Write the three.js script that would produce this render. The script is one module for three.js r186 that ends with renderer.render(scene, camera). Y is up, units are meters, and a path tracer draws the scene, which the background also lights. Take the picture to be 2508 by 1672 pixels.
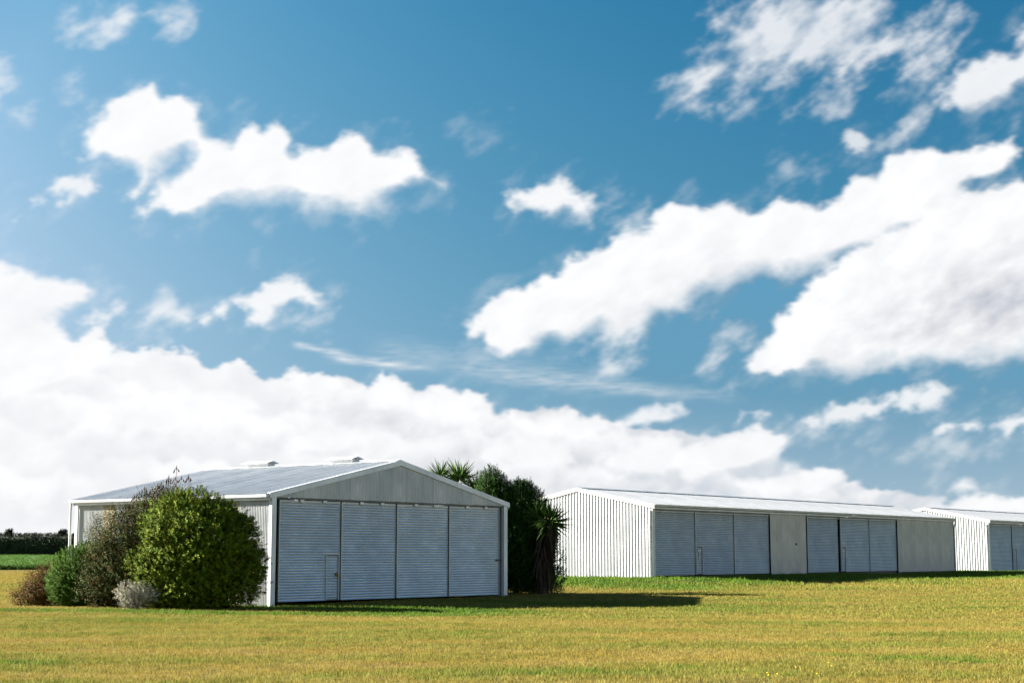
import * as THREE from 'three';
import { mergeGeometries } from 'three/addons/utils/BufferGeometryUtils.js';

// ---------------------------------------------------------------- camera, exposure
const EXPOSURE = 6.6;
const scene = new THREE.Scene();
const camera = new THREE.PerspectiveCamera(24.72, 1024 / 682, 0.5, 6000);
camera.position.set(0, 1.68, 0);
camera.rotation.set(0.1356, 0, 0);
const renderer = new THREE.WebGLRenderer({ antialias: true });
renderer.toneMapping = THREE.LinearToneMapping;
renderer.toneMappingExposure = EXPOSURE;
renderer.shadowMap.enabled = true;
renderer.shadowMap.type = THREE.PCFSoftShadowMap;

// ---------------------------------------------------------------- sun
const RAD = Math.PI / 180;
const skyDir = (az, el) => new THREE.Vector3(Math.sin(az * RAD) * Math.cos(el * RAD), Math.sin(el * RAD), -Math.cos(az * RAD) * Math.cos(el * RAD));
const SUN_AZ = -76, SUN_EL = 25.5;
const toSun = skyDir(SUN_AZ, SUN_EL);
const sun = new THREE.DirectionalLight(new THREE.Color().setRGB(1, 0.95, 0.86), 5);
sun.position.copy(toSun).multiplyScalar(200).add(new THREE.Vector3(0, 0, -60));
sun.target.position.set(0, 0, -60);
sun.castShadow = true;
sun.shadow.mapSize.set(4096, 4096);
Object.assign(sun.shadow.camera, { left: -90, right: 90, top: 60, bottom: -60, near: 1, far: 500 });
scene.add(sun, sun.target);

// ---------------------------------------------------------------- noise and random numbers
function rng(seed) {
  let s = seed >>> 0;
  return () => { s = (s + 0x6d2b79f5) >>> 0; let t = s; t = Math.imul(t ^ (t >>> 15), t | 1); t ^= t + Math.imul(t ^ (t >>> 7), t | 61); return ((t ^ (t >>> 14)) >>> 0) / 4294967296; };
}
const PERM = (() => { const r = rng(11), p = Array.from({ length: 256 }, (_, i) => i); for (let i = 255; i > 0; i--) { const j = Math.floor(r() * (i + 1)); [p[i], p[j]] = [p[j], p[i]]; } return Uint8Array.from([...p, ...p]); })();
const GX = new Float64Array(256), GY = new Float64Array(256);
for (let i = 0; i < 256; i++) { GX[i] = Math.cos(i * 2.399963); GY[i] = Math.sin(i * 2.399963); }
function noise2(x, y) {
  const xf = Math.floor(x), yf = Math.floor(y), X = xf & 255, Y = yf & 255, fx = x - xf, fy = y - yf;
  const u = fx * fx * fx * (fx * (fx * 6 - 15) + 10), v = fy * fy * fy * (fy * (fy * 6 - 15) + 10);
  const a = PERM[PERM[X] + Y], b = PERM[PERM[X + 1] + Y], c = PERM[PERM[X] + Y + 1], d = PERM[PERM[X + 1] + Y + 1];
  const n00 = GX[a] * fx + GY[a] * fy, n10 = GX[b] * (fx - 1) + GY[b] * fy, n01 = GX[c] * fx + GY[c] * (fy - 1), n11 = GX[d] * (fx - 1) + GY[d] * (fy - 1);
  const m = n00 + u * (n10 - n00);
  return 1.5 * (m + v * (n01 + u * (n11 - n01) - m));
}
function fbm(x, y, oct, gain = 0.5) { let s = 0, a = 1, n = 0; for (let i = 0; i < oct; i++) { s += a * noise2(x, y); n += a; a *= gain; x = x * 2.03 + 17.3; y = y * 2.03 + 9.1; } return s / n; }
function billow(x, y, oct, gain = 0.5) { let s = 0, a = 1, n = 0; for (let i = 0; i < oct; i++) { s += a * (1 - 2 * Math.abs(noise2(x, y))); n += a; a *= gain; x = x * 2.07 + 5.7; y = y * 2.07 + 13.9; } return s / n; }
const clamp = (x, a = 0, b = 1) => Math.min(b, Math.max(a, x));
const smooth = (a, b, x) => { const t = clamp((x - a) / (b - a)); return t * t * (3 - 2 * t); };
const mix = (a, b, t) => a + (b - a) * t;

// ---------------------------------------------------------------- sky: clear air and fair-weather clouds, by azimuth and elevation in degrees
// each cloud: [opacity, raggedness, self-shading, edge width, outline az, el, az, el ...]
const CLOUDS = [
  [1,0.1,1,0.16,[-20.2,7.2,-17.6,7.4,-16.7,7.4,-15.9,7.7,-15.2,7.8,-14.7,7.5,-14.5,7.2,-13.3,7.1,-11.5,7.1,-11.3,6.8,-10,6.7,-8.2,6.5,-6.8,6.3,-5.5,6.1,-5.2,6.3,-4.8,6.5,-3.9,6.3,-3.5,5.9,-2.8,6.1,-2.1,6,-1.6,6.2,-1.1,5.7,-0.7,5.2,-0.4,5.1,1.5,5.2,2.2,5.2,3.3,4.9,4,4.7,5.2,4.7,6.3,4.3,7.4,4.2,8.2,4.3,9,4.4,9.9,4,9.8,3.2,11,2.9,11.9,2.9,12.2,2.5,13.6,2.4,14,2,15.2,1.9,16.9,1.8,18.5,1.9,19.3,1.9,19.2,-0.6,-18.5,-0.6]],
  [0.97,0.15,0.5,0.3,[-20.3,8.2,-17.5,8.3,-16.5,8.1,-15.9,7.8,-15.2,7.8,-15.9,6.9,-17.6,6.2,-20.2,6]],
  [0.82,0.16,1.1,0.34,[-1.2,3.5,-0.5,4,0.7,4.2,2,3.9,2.3,3.3,0.4,2.9]],
  [0.82,0.16,1.1,0.34,[0.8,4.7,1.5,5.2,2.2,5.2,3.5,5,3.4,4.5,2.2,4.3,0.9,4.4]],
  [0.82,0.16,1.1,0.34,[3.7,4.8,4.9,5.3,6.3,5.4,6.8,5,5.8,4.7,4.4,4.5]],
  [0.82,0.16,1.1,0.34,[3.4,3.6,4.2,4,5.5,4.4,6.1,4.1,6.6,3.4,5.7,2.7,3.6,2.8]],
  [0.82,0.16,1.1,0.34,[5.6,3.1,6.5,3.8,7.5,4.2,9,4.5,10.1,4.1,9.6,3.4,8.7,2.9,6.6,2.7]],
  [0.82,0.16,1.1,0.34,[8.2,2.5,8.9,2.7,9.8,2.8,10.5,3,11.9,3,11.9,2.6,11.3,2.2,9.2,2]],
  [0.82,0.16,1.1,0.34,[15.5,2.2,15.8,2.5,16.2,2.6,16.6,2.3,16.1,2.1]],
  [0.82,0.16,1.1,0.34,[15.1,1.7,15.7,1.9,16.7,1.9,18,2,18.6,1.4,15.2,1.4]],
  [0.82,0.16,1.1,0.34,[-19.7,5.8,-17.9,6.5,-16.5,7,-15.2,7.8,-14.7,7.5,-14.6,6.9,-15.5,6.3,-17,5.6,-18.3,5.4]],
  [0.82,0.16,1.1,0.34,[-14.1,4.8,-13.1,5.4,-11.5,5.8,-10,5.9,-9.2,5.3,-10.3,4.8,-12.2,4.3,-13.8,4.2]],
  [0.82,0.16,1.1,0.34,[-5.7,5.8,-4.8,6.4,-3.9,6.2,-3.6,5.5,-4.6,5.2,-5.3,5.2]],
  [0.82,0.16,1.1,0.34,[-3.6,5.5,-2.8,6.1,-1.6,6.1,-1.1,5.5,-2,5,-3.2,4.9]],
  [0.82,0.16,1.1,0.34,[-8.5,3.8,-7.6,4.5,-7,4.7,-6.3,4.2,-6.8,3.6,-8.2,3.4]],
  [0.85,0.4,0.6,0.25,[7.8,4.8,8.2,5.1,8.8,5.2,9.4,5.1,8.7,4.9,8.1,4.6]],
  [0.85,0.4,0.6,0.25,[11,4.8,11.6,5.2,12.6,5.4,13.9,5.6,14.7,5.9,15.1,5.9,15.7,5.8,15.6,5.2,14.8,5,14,5.1,12.8,4.8,11.6,4.6]],
  [0.85,0.4,0.6,0.25,[15.4,4.3,15.9,4.6,16.8,5,16.9,4.6,16.1,4.3]],
  [0.85,0.4,0.6,0.25,[17,4.6,17.7,4.8,18.2,5.1,19.4,5,18.9,4.2,17.7,4.2]],
  [0.45,0.8,0.4,0.3,[14.2,3.5,14.8,4,15.3,3.8,17,3.8,17.2,3.6,15.7,3.5,14.4,3.4]],
  [0.45,0.8,0.4,0.3,[7.5,7.5,7.8,8,8.3,8.2,8.7,8,8.4,7.6]],
  [0.45,0.8,0.4,0.3,[7.5,6.7,7.8,6.9,8.1,6.8,7.8,6.6]],
  [0.45,0.8,0.4,0.3,[10.2,4.3,10.9,4.4,11.9,4.2,11.7,4,10.5,4.1]],
  [0.96,0.3,0.5,0.35,[-20.4,10.3,-19.2,10.2,-18.5,10.2,-17.7,10.1,-17.2,9.8,-16.4,9.7,-15.6,9.6,-15.2,9.3,-15.7,8.9,-16.3,8.5,-16.5,7.5,-17.6,7.2,-20.2,7]],
  [0.85,0.5,0.4,0.3,[-15.7,8.2,-15.2,8.5,-14.6,8.9,-13.9,9,-14,8.3,-14.7,8,-15.4,7.9]],
  [0.75,0.6,0.3,0.3,[-13.6,8.7,-13.2,8.9,-12.6,9.1,-12.2,8.6,-13.1,8.3,-13.4,8.4]],
  [0.5,0.7,0.3,0.4,[-14,7.7,-13.3,8.1,-13,7.6,-13.3,7.3]],
  [0.92,0.45,0.5,0.3,[-11.8,8.4,-11.1,8.7,-10.9,9,-10.5,9,-10,9.5,-9.3,9.7,-9.2,10,-8.5,10,-7.4,9.9,-7,9.3,-7,8.9,-7.8,8.9,-8.6,8.6,-9,8.2,-9.8,8.2,-9.8,8.8,-10.2,9,-10.6,8.4,-11.1,8.2]],
  [0.45,0.8,0.3,0.3,[-7.7,8.4,-7.4,8.6,-6.9,8.7,-7.3,8.3]],
  [1,0.3,0.5,0.28,[-15.9,14.9,-15.2,15.4,-14.8,16.2,-13.9,16.4,-13.4,16.6,-13.1,16.2,-12.4,16.4,-11.7,16.2,-11.7,15.6,-11,15.1,-10.5,14.9,-10.1,15.4,-9.7,15.6,-9.3,15.3,-8.9,15.5,-8.4,15,-8.3,14.6,-7.8,14.9,-7,15,-6.3,15.3,-5.4,15.1,-5,14.8,-3.9,14.8,-3.4,14.3,-2.9,13.7,-2.5,13.4,-3.7,13.5,-4.5,12.9,-4.8,12.3,-5.7,12.2,-6.6,12.5,-7.6,12.4,-8.5,12.7,-9.3,12.6,-10.5,12.6,-11.7,12.1,-12.6,11.9,-12.9,12.2,-14,11.9,-13.7,12.3,-13.3,12.8,-13.1,13.3,-12.3,13.9,-12.2,14.3,-12.7,13.9,-13.9,12.8,-13.8,13.4,-14.1,13.7,-15,13.9,-15.9,13.8,-15.7,14.3]],
  [0.85,0.5,0.3,0.25,[-18.2,11.7,-17.7,11.8,-17.4,12.1,-16.5,12.6,-15.6,12.8,-14.9,13.1,-15.4,13.3,-15.8,13.3,-16.2,13.4,-16.8,13.1,-17.2,12.7,-17.6,12.4,-17.7,12.1]],
  [0.8,0.6,0.3,0.3,[-16.7,18.4,-16.3,18.6,-15.7,18.8,-15.3,19.2,-14.9,19.4,-14.4,19.4,-14,19.2,-14.4,18.8,-15.1,18.4,-15.9,18.3,-16.5,18.3]],
  [0.6,0.8,0.3,0.3,[-13.2,18.9,-12.9,19.2,-12.5,19.3,-12.3,18.9,-12.7,18.7]],
  [0.55,0.8,0.3,0.4,[-19.2,17.3,-18.8,17.2,-18.5,16.9,-18.1,16.7,-17.6,16.3,-18.3,16.1,-19.2,15.9]],
  [0.65,0.7,0.3,0.3,[-19.2,15.8,-18.7,15.8,-18.4,15.6,-18.2,15.3,-18.6,15.2,-19.1,15.2]],
  [0.6,0.6,0.3,0.25,[-16.7,16.4,-16.3,16.5,-15.9,16.2,-16.4,16.2]],
  [0.22,0.9,0.2,0.4,[-1.8,15.7,-0.7,15.9,-0.5,15.3,-1.3,15.1]],
  [0.95,0.5,0.3,0.3,[-0.3,13.1,0.3,13.4,0.8,13.5,1.7,13.7,2.2,13.6,2.6,13.3,3.1,13.2,3.2,12.8,3,12.1,2.5,12.3,1.9,12.5,0.8,12.3,-0.2,12.6]],
  [0.45,0.8,0.2,0.3,[3.1,11.8,3.7,12.2,5,12.5,5.2,12,4.2,11.9]],
  [0.75,0.7,0.3,0.35,[2.8,8,4.9,8.1,4.5,7.4,3.5,6.9,3,7]],
  [1,0.25,0.9,0.26,[-1.8,8.4,-1.2,8.7,-0.8,9.4,0.5,9.9,1.7,10.3,2.6,11,3.6,11.4,4.2,11.8,5.2,11.9,5.4,12.4,6,12.8,7.1,12.6,8.1,12.6,9,12.5,10.2,12.8,11.3,12.4,12,12.6,12.6,13.4,13.5,13.4,13.8,13.9,14.2,14.2,15.1,14.3,15.5,14.4,15.6,14.2,15.9,14.1,17.1,14.2,17.8,14.5,18.3,14.5,18.6,13.8,17.8,13.3,16.8,13.2,16.5,12.9,17.3,11.7,13.8,11,12.1,10.6,11,10,10.3,9.9,9.3,10.1,8.4,9.8,7.3,9.4,6.5,8.9,5.6,8.6,4.9,7.8,4,7.8,3.1,8,2.7,7.6,2,7.6,1.3,7.7,0.7,7.3,-0.3,7.3,-0.9,7.7,-1,8.1,-1.7,7.8]],
  [1,0.2,1.35,0.25,[8.6,6.9,9.4,7.7,9.7,8.4,10.5,9.1,11,9.8,12.2,10.6,13,11.1,14.3,11.6,15.6,12.2,16.6,12.8,17.3,12.8,18.1,12.7,18.4,12.9,19.2,13,20.6,12.6,22.1,10.8,22,8.3,20.7,7.1,18.3,6.8,17.1,6.6,15.4,6.6,14.1,6.6,13,6.4,12.4,6.3,11.6,6.5,10.7,6.5,9.5,6.3,8.8,6.6]],
  [0.8,0.75,0.35,0.5,[5.7,16.6,6.2,17.1,6.8,17.6,7.5,18.1,8.2,18.6,7.6,19.2,8.1,19.4,8.8,19.4,9.4,19.7,10.1,19.8,10.4,20.4,13.6,20.1,14.1,19.6,14,19.2,13.8,18.7,14.8,18.6,15.5,18.8,16.2,19,16.5,18.7,16.3,18.1,15.8,17.6,15.1,17.5,14.5,17.4,13.4,17.4,13.1,17,11.9,17.1,10,17.3,9.4,17.2,8.5,17,7.7,16.7,7,16.8,6.4,16.6]],
  [0.6,0.7,0.3,0.35,[10.9,16.4,11.3,16.8,12.1,16.9,12.9,16.9,12.8,16.4,12.4,16,11.6,16.1]],
  [0.42,0.9,0.3,0.4,[8.2,15.9,9,16.3,9.7,16.4,10.2,16.9,10.7,16.6,10.2,16.1,9.4,15.9]],
  [0.45,0.85,0.3,0.4,[14.3,15.7,14.3,16,14.8,16.5,15.3,17.1,16,17.2,15.8,16.5,15.1,16,14.5,15.7]],
  [0.88,0.5,0.5,0.35,[15.7,15.4,15.8,16.1,16,16.7,16.5,17.2,17.4,17.5,18.3,17.7,18.8,18.2,19.7,18.3,20.9,17.1,20,16.4,18.7,15.9,18,15.6,17.1,15.4,16.3,15.5]],
  [0.7,0.5,0.3,0.2,[12.1,14.7,12.5,15,13,15,13.5,14.8,13.3,14.6,12.5,14.6]],
  [0.5,0.6,0.3,0.2,[13.4,14.5,13.8,14.8,14.2,14.8,14,14.5]],
  [0.4,0.8,0.3,0.2,[14.7,15.2,15.1,15.2,15,14.9,14.3,14.7]],
  [0.38,0.85,0.3,0.35,[9.9,14.2,10.2,14.4,11.4,14,11.4,13.3,10.6,13.6,10,13.7]],
];
const STREAKS = [[-8.08, 7.6, -5.89, 7.23, 0.1, 0.55], [-6.84, 7.14, -2.84, 6.74, 0.13, 0.6], [-5.04, 7.47, 4.0, 6.14, 0.45, 0.22], [-1.42, 6.6, 6.68, 5.8, 0.25, 0.25], [3.1, 6.14, 8.45, 5.64, 0.2, 0.2]];
function outlineDistance(p, x, y) {           // positive inside
  let d = 1e9, inside = false;
  for (let i = 0, n = p.length, j = n - 2; i < n; j = i, i += 2) {
    const ax = p[j], ay = p[j + 1], bx = p[i], by = p[i + 1], ex = bx - ax, ey = by - ay, wx = x - ax, wy = y - ay;
    const t = clamp((wx * ex + wy * ey) / (ex * ex + ey * ey + 1e-9)), qx = wx - ex * t, qy = wy - ey * t;
    d = Math.min(d, qx * qx + qy * qy);
    if ((ay > y) !== (by > y) && x < (bx - ax) * (y - ay) / (by - ay) + ax) inside = !inside;
  }
  return (inside ? 1 : -1) * Math.sqrt(d);
}
const SKY_W = 4096, SKY_H = 4096;
function makeSky() {
  const data = new Float32Array(SKY_W * SKY_H * 4), K = 1 / EXPOSURE;
  const KA = [5.28, 2.17, 1.5], KB = [-6.54, -2.93, -2.04], KC = [-2.48, -0.94, -0.48];
  for (const c of CLOUDS) {
    const p = c[4]; let x0 = 1e9, x1 = -1e9, y0 = 1e9, y1 = -1e9;
    for (let i = 0; i < p.length; i += 2) { x0 = Math.min(x0, p[i]); x1 = Math.max(x1, p[i]); y0 = Math.min(y0, p[i + 1]); y1 = Math.max(y1, p[i + 1]); }
    c.box = [x0 - 1.6, x1 + 1.6, y0 - 1.3, y1 + 1.3];
  }
  const rgb = [0, 0, 0];
  const over = (a, v, tint = 1) => { rgb[0] += a * (v * tint - rgb[0]); rgb[1] += a * (v * (0.4 + 0.6 * tint) * 1.0 - rgb[1]); rgb[2] += a * (v * (2 - tint) - rgb[2]); };
  const paint = (a, L) => { L = clamp(L, 0, 1.05); rgb[0] += a * (mix(0.43, 0.985, L) - rgb[0]); rgb[1] += a * (mix(0.465, 0.99, L) - rgb[1]); rgb[2] += a * (mix(0.545, 1.0, L) - rgb[2]); };
  for (let row = 0; row < SKY_H; row++) {
    const el = (row + 0.5) / SKY_H * 180 - 90;
    const e = Math.max(el, 0), eEff = e < 20 ? e : 20 + 15 * (1 - Math.exp(-(e - 20) / 15));
    const sinE = Math.sin(e * RAD), cosE = Math.cos(e * RAD);
    if (el < -1) { for (let col = 0; col < SKY_W; col++) { const k = (row * SKY_W + col) * 4; data[k] = 0.35 * K; data[k + 1] = 0.42 * K; data[k + 2] = 0.48 * K; data[k + 3] = 1; } continue; }
    for (let col = 0; col < SKY_W; col++) {
      let az = ((col + 0.5) / SKY_W - 0.25) * 360;          // 0 along -z, positive towards +x
      if (az > 180) az -= 360;
      const dx = Math.sin(az * RAD) * cosE, dz = -Math.cos(az * RAD) * cosE;
      const cosG = dx * toSun.x + sinE * toSun.y + dz * toSun.z, s = Math.max(0.66, 1 - cosG * cosG), glow = Math.exp(-(1 - cosG) * 14);
      for (let i = 0; i < 3; i++) rgb[i] = 1 / (1 / Math.exp(KA[i] + KB[i] * s + KC[i] * eEff / 20) + [0.8, 0.25, 0.08][i]) + glow * [0.5, 0.48, 0.42][i];
      // the whole cloud deck, seen in plan, everywhere but where the clouds below are laid out
      const out = Math.max(Math.abs(az) - 21, el - 21);
      const open = smooth(-1, 5, out);
      if (open > 0) {
        const h = 1 / (sinE + 0.06), u = dx * h * 1.15 + 40, v = dz * h * 1.15 + 40;
        const base = fbm(u * 0.9, v * 0.9, 3) * 0.75 + 0.32 * fbm(u * 3.2 + 7, v * 3.2, 4), cover = mix(-0.06, 0.24, smooth(6, 40, el));
        const dens = smooth(cover, cover + 0.24, base) * open;
        if (dens > 0.003) {
          const lit = fbm((u + toSun.x * 0.25) * 0.9, (v + toSun.z * 0.25) * 0.9, 3);
          const bright = clamp(1.0 - 0.75 * clamp(lit - cover, 0, 0.6), 0.55, 1.02);
          over(dens * 0.95, bright, 0.985);
        }
        // the low bank round the horizon
        const bank = smooth(-0.6, 0.9, (7.5 + 3 * fbm(az * 0.06 + 3, 2.2, 3) - el) / 2.5 + 1.1 * fbm(az * 0.35, el * 0.6, 4)) * open;
        if (bank > 0.003) over(bank * 0.9, clamp(0.88 + 0.5 * (billow(az * 0.3, el * 0.5, 4) - 0.45), 0.62, 1.02), 0.985);
      }
      if (out < 7) {
        // pale moist air low down
        const low = smooth(7, 0, el); rgb[0] += low * 0.42 * (0.62 - rgb[0]); rgb[1] += low * 0.42 * (0.68 - rgb[1]); rgb[2] += low * 0.42 * (0.74 - rgb[2]);
        for (const [ax, ay, bx, by, w, o] of STREAKS) {
          const ex = bx - ax, ey = by - ay, L2 = ex * ex + ey * ey, t = ((az - ax) * ex + (el - ay) * ey) / L2;
          if (t < -0.1 || t > 1.1) continue;
          const dist = ((az - ax) * ey - (el - ay) * ex) / Math.sqrt(L2) + 0.12 * fbm(az * 0.8, el * 3, 3);
          const a = o * Math.exp(-(dist * dist) / (w * w)) * smooth(-0.1, 0.15, t) * smooth(1.1, 0.7, t) * (0.75 + 0.9 * fbm(az * 1.2 + 9, el * 12, 3));
          if (a > 0.004) over(clamp(a), 0.95);
        }
        const q1 = fbm(az * 0.8 + 31, el * 0.95, 6, 0.56), q2 = fbm(az * 0.8, el * 0.95 + 57, 6, 0.56), bl = billow(az * 0.85 + 60, el * 0.95, 5, 0.52);
        const ru = az * 0.82 + el * 0.57, rv = el * 0.82 - az * 0.57, wisp = fbm(ru * 0.5 + 3, rv * 1.0 + 8, 6, 0.6), mid = fbm(az * 0.3 + 7, el * 0.42 + 1, 4);
        const cum = billow(az * 0.5 + 60, el * 0.72 + 2, 5, 0.5);
        let first = true;
        for (const c of CLOUDS) {
          const isBank = first; first = false;
          const b = c.box;
          if (az < b[0] || az > b[1] || el < b[2] || el > b[3]) continue;
          const [op, rag, shade, soft, p] = c;
          const wq = rag < 0.35 ? 0.32 : 0.5, x = az + wq * q1, y = el + wq * 0.85 * q2, d = outlineDistance(p, x, y);
          if (d < -1.3) continue;
          const t = d + (isBank ? 0 : 0.05) + (rag < 0.35 ? (isBank || d < -9 ? 0.5 : 0.36) * (cum - 0.4) + 0.1 * (bl - 0.42) : 0.34 * (bl - 0.42)) + rag * 1.25 * wisp * smooth(2.2, 0.3, d);
          const deep = outlineDistance(p, x - 0.9, y + 0.7), away = smooth(-0.3, 0.7, deep - d);
          let a;
          if (rag < 0.55) { const s = smooth(-0.1 - 0.45 * rag * away, soft * (0.7 + 2.4 * away + 2.0 * rag), t + 0.1 * q1); a = op * Math.max(s, (isBank ? 0 : 0.16) * smooth(-0.7, 0.2, t + 0.8 * wisp) * clamp(0.3 + 1.8 * wisp, 0, 1)); }
          else a = op * smooth(-0.55, 1.0, t + 0.55 * wisp) * clamp(0.8 + 1.0 * wisp, 0.25, 1);
          if (a < 0.004) continue;
          const rel = 0.3 * (wisp - mid) + 0.5 * mid;
          let L = 0.99 - shade * (0.58 * smooth(0.15, 3.4, deep) * clamp(0.62 + rel * 2.6, 0.1, 1.6) + 0.3 * rel + 0.16 * wisp) - 0.15 * rag * (1 - a);
          if (isBank) { L = 0.6 + 0.4 * mid + 0.35 * wisp + 0.26 * smooth(4, -14, az); a *= 1 - 0.5 * smooth(-3, 8, az) * smooth(6, 3, el) * clamp(0.7 + 1.5 * wisp, 0, 1); }
          if (!isBank && shade > 1.05 && shade < 1.2) L = 1.02 - 0.5 * smooth(0.15, 1.5, outlineDistance(p, x - 0.35, y + 0.75) + 0.35 * wisp) + 0.15 * q1;
          paint(clamp(a), L);
          if (isBank) {                                     // the rows of heads of the far cloud sheet, each over the dull foot of the one behind it
            for (let k = 0; k < 10; k++) {
              const yk = 8.6 - k * 0.88 - az * 0.13 + 1.1 * fbm(az * 0.13 + k * 7.7, k * 3.1, 3) + 0.6 * (billow(az * 0.42 + k * 5.3, k * 2.2 + 0.3, 3, 0.5) - 0.3);
              const dk = yk - el + 0.14 * q2 + 0.1 * bl;
              if (dk < -0.1 || dk > 2.6) continue;
              const there = clamp(0.6 + 1.7 * fbm(az * 0.17 + k * 11.3, el * 0.15 + k * 4.4, 3), 0, 1);
              const ak = a * there * smooth(-0.04, 0.3, dk) * smooth(2.6, 1.2, dk);
              const Lk = 1.04 - (0.26 + 0.36 * smooth(-12, 6, az)) * smooth(0.1, 1.4, dk) * (0.85 + 1.3 * wisp) + 0.22 * q1;
              paint(clamp(ak), Lk);
            }
          }
        }
      }
      const k = (row * SKY_W + col) * 4;
      data[k] = Math.max(0.002, rgb[0]) * K; data[k + 1] = Math.max(0.01, rgb[1]) * K; data[k + 2] = Math.max(0.02, rgb[2]) * K; data[k + 3] = 1;
    }
  }
  const t = new THREE.DataTexture(data, SKY_W, SKY_H, THREE.RGBAFormat, THREE.FloatType);
  t.mapping = THREE.EquirectangularReflectionMapping;
  t.colorSpace = THREE.LinearSRGBColorSpace;
  t.magFilter = THREE.LinearFilter; t.minFilter = THREE.LinearFilter;
  t.needsUpdate = true;
  return t;
}
const skyTexture = makeSky();
scene.background = skyTexture;
scene.environment = skyTexture;
// ---------------------------------------------------------------- helpers for naming
const taken = {};
function numbered(name) { const n = taken[name] = (taken[name] ?? -1) + 1; return n ? name + '_' + String(n).padStart(3, '0') : name; }
function tag(o, label, category, group) { o.userData.label = label; o.userData.category = category; if (group) o.userData.group = group; return o; }
function shadows(o) { o.castShadow = o.receiveShadow = true; return o; }
function thing(name, label, category, group) { const o = new THREE.Group(); o.name = numbered(name); tag(o, label, category, group); scene.add(o); return o; }
function part(name, geometry, material, parent) { const m = shadows(new THREE.Mesh(geometry, material)); m.name = name; parent.add(m); return m; }
function pack(name, parent) { const g = new THREE.Group(); g.name = name; parent.add(g); return g; }
function structure(name, geometry, material) { const m = shadows(new THREE.Mesh(geometry, material)); m.name = name; m.userData.kind = 'structure'; scene.add(m); return m; }
const lin = (r, g, b) => new THREE.Color().setRGB(r, g, b);
function texture(size, fn, srgb = false) {
  const d = new Uint8Array(size * size * 4);
  for (let y = 0; y < size; y++) for (let x = 0; x < size; x++) { const c = fn(x / size, y / size), k = (y * size + x) * 4; for (let i = 0; i < 3; i++) d[k + i] = 255 * clamp(Array.isArray(c) ? c[i] : c); d[k + 3] = 255; }
  const t = new THREE.DataTexture(d, size, size);
  t.wrapS = t.wrapT = THREE.RepeatWrapping; t.magFilter = THREE.LinearFilter; t.minFilter = THREE.LinearMipmapLinearFilter; t.generateMipmaps = true;
  if (srgb) t.colorSpace = THREE.SRGBColorSpace;
  t.needsUpdate = true; return t;
}
// noise that repeats after n cells
function tiled(u, v, n, oct, seed = 0) {
  let s = 0, a = 1, w = 0;
  for (let o = 0; o < oct; o++) {
    const x = u * n, y = v * n, xi = Math.floor(x), yi = Math.floor(y), fx = x - xi, fy = y - yi, sx = fx * fx * (3 - 2 * fx), sy = fy * fy * (3 - 2 * fy);
    const h = (i, j) => { let t = Math.imul(((i % n) + n) % n + 131 * o + seed * 977, 374761393) ^ Math.imul(((j % n) + n) % n + 57 * o, 668265263); t = Math.imul(t ^ (t >>> 13), 1274126177); return ((t ^ (t >>> 16)) >>> 0) / 4294967296; };
    s += a * mix(mix(h(xi, yi), h(xi + 1, yi), sx), mix(h(xi, yi + 1), h(xi + 1, yi + 1), sx), sy); w += a; a *= 0.55; n *= 2;
  }
  return s / w;
}

// ---------------------------------------------------------------- the lie of the land
const LEVELS = [[-8, -52.5, -0.05], [-4, -57.5, 0], [0, -63, 0.05], [-16, -59, 0], [-8, -70, 0.1], [2, -66, 0.05], [7.2, -79.8, 0.47], [0, -85, 0.45], [13, -88, 0.46], [19, -95, 0.45], [31.4, -111.6, 0.38], [42.1, -138.5, 0], [52, -150, 0], [36, -144, 0.02],
  [5, -53, -0.14], [-3, -48, -0.1], [15, -60, -0.05], [20, -76, 0.1], [10, -69, 0.08], [26, -92, 0.2], [0, -30, 0], [10, -35, -0.04], [-10, -35, 0], [-20, -45, 0], [-30, -70, 0], [-60, -150, 0], [30, -60, 0], [42, -95, 0.2], [60, -110, 0.25], [-40, -100, 0], [0, 0, 0], [0, 120, 0], [120, -60, 0.1], [-120, -60, 0], [60, -190, 0], [0, -150, 0.3], [0, -110, 0.4], [70, -130, 0.1]];
function groundAt(x, z) {
  let s = 0, w = 0;
  for (const [a, b, h] of LEVELS) { const d2 = (x - a) * (x - a) + (z - b) * (z - b) + 6, k = 1 / (d2 * Math.sqrt(d2)); s += k * h; w += k; }
  return s / w + 0.035 * noise2(x * 0.14, z * 0.14) + 0.85 * smooth(160, 300, -z) + 2.5 * smooth(400, 3000, -z);
}
// 0 dry straw ... 1 lush green: where the grass of the lawn still grows green
const GREEN_SPOTS = [[6.2, -25.6, 2.0, 0.32, -0.72, 1.1], [4.95, -27.1, 0.9, 0.22, -0.5, 1.0], [8.3, -22.7, 1.6, 0.7, -0.5, 0.7], [-5, -25, 0.9, 0.3, 0, 0.8], [-7.4, -24.6, 0.8, 0.3, 0.1, 0.9], [6.5, -52.5, 5, 2.0, 0.1, 0.65], [12, -47, 5, 0.5, -0.1, 0.6], [15, -51, 6, 0.6, 0.05, 0.7], [17.5, -56, 5, 0.5, 0.05, 0.6], [-4, -46.6, 9, 1.1, -0.04, 1.15], [-13.5, -47.6, 6, 1.1, 0.05, 1.15], [-22, -48.5, 8, 1.0, 0.05, 1.1], [-4, -50, 8, 2.4, -0.35, 1.1], [3, -54.5, 6, 3.4, 0.0, 1.1], [7, -50, 4, 1.2, 0.1, 0.9]];
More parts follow.
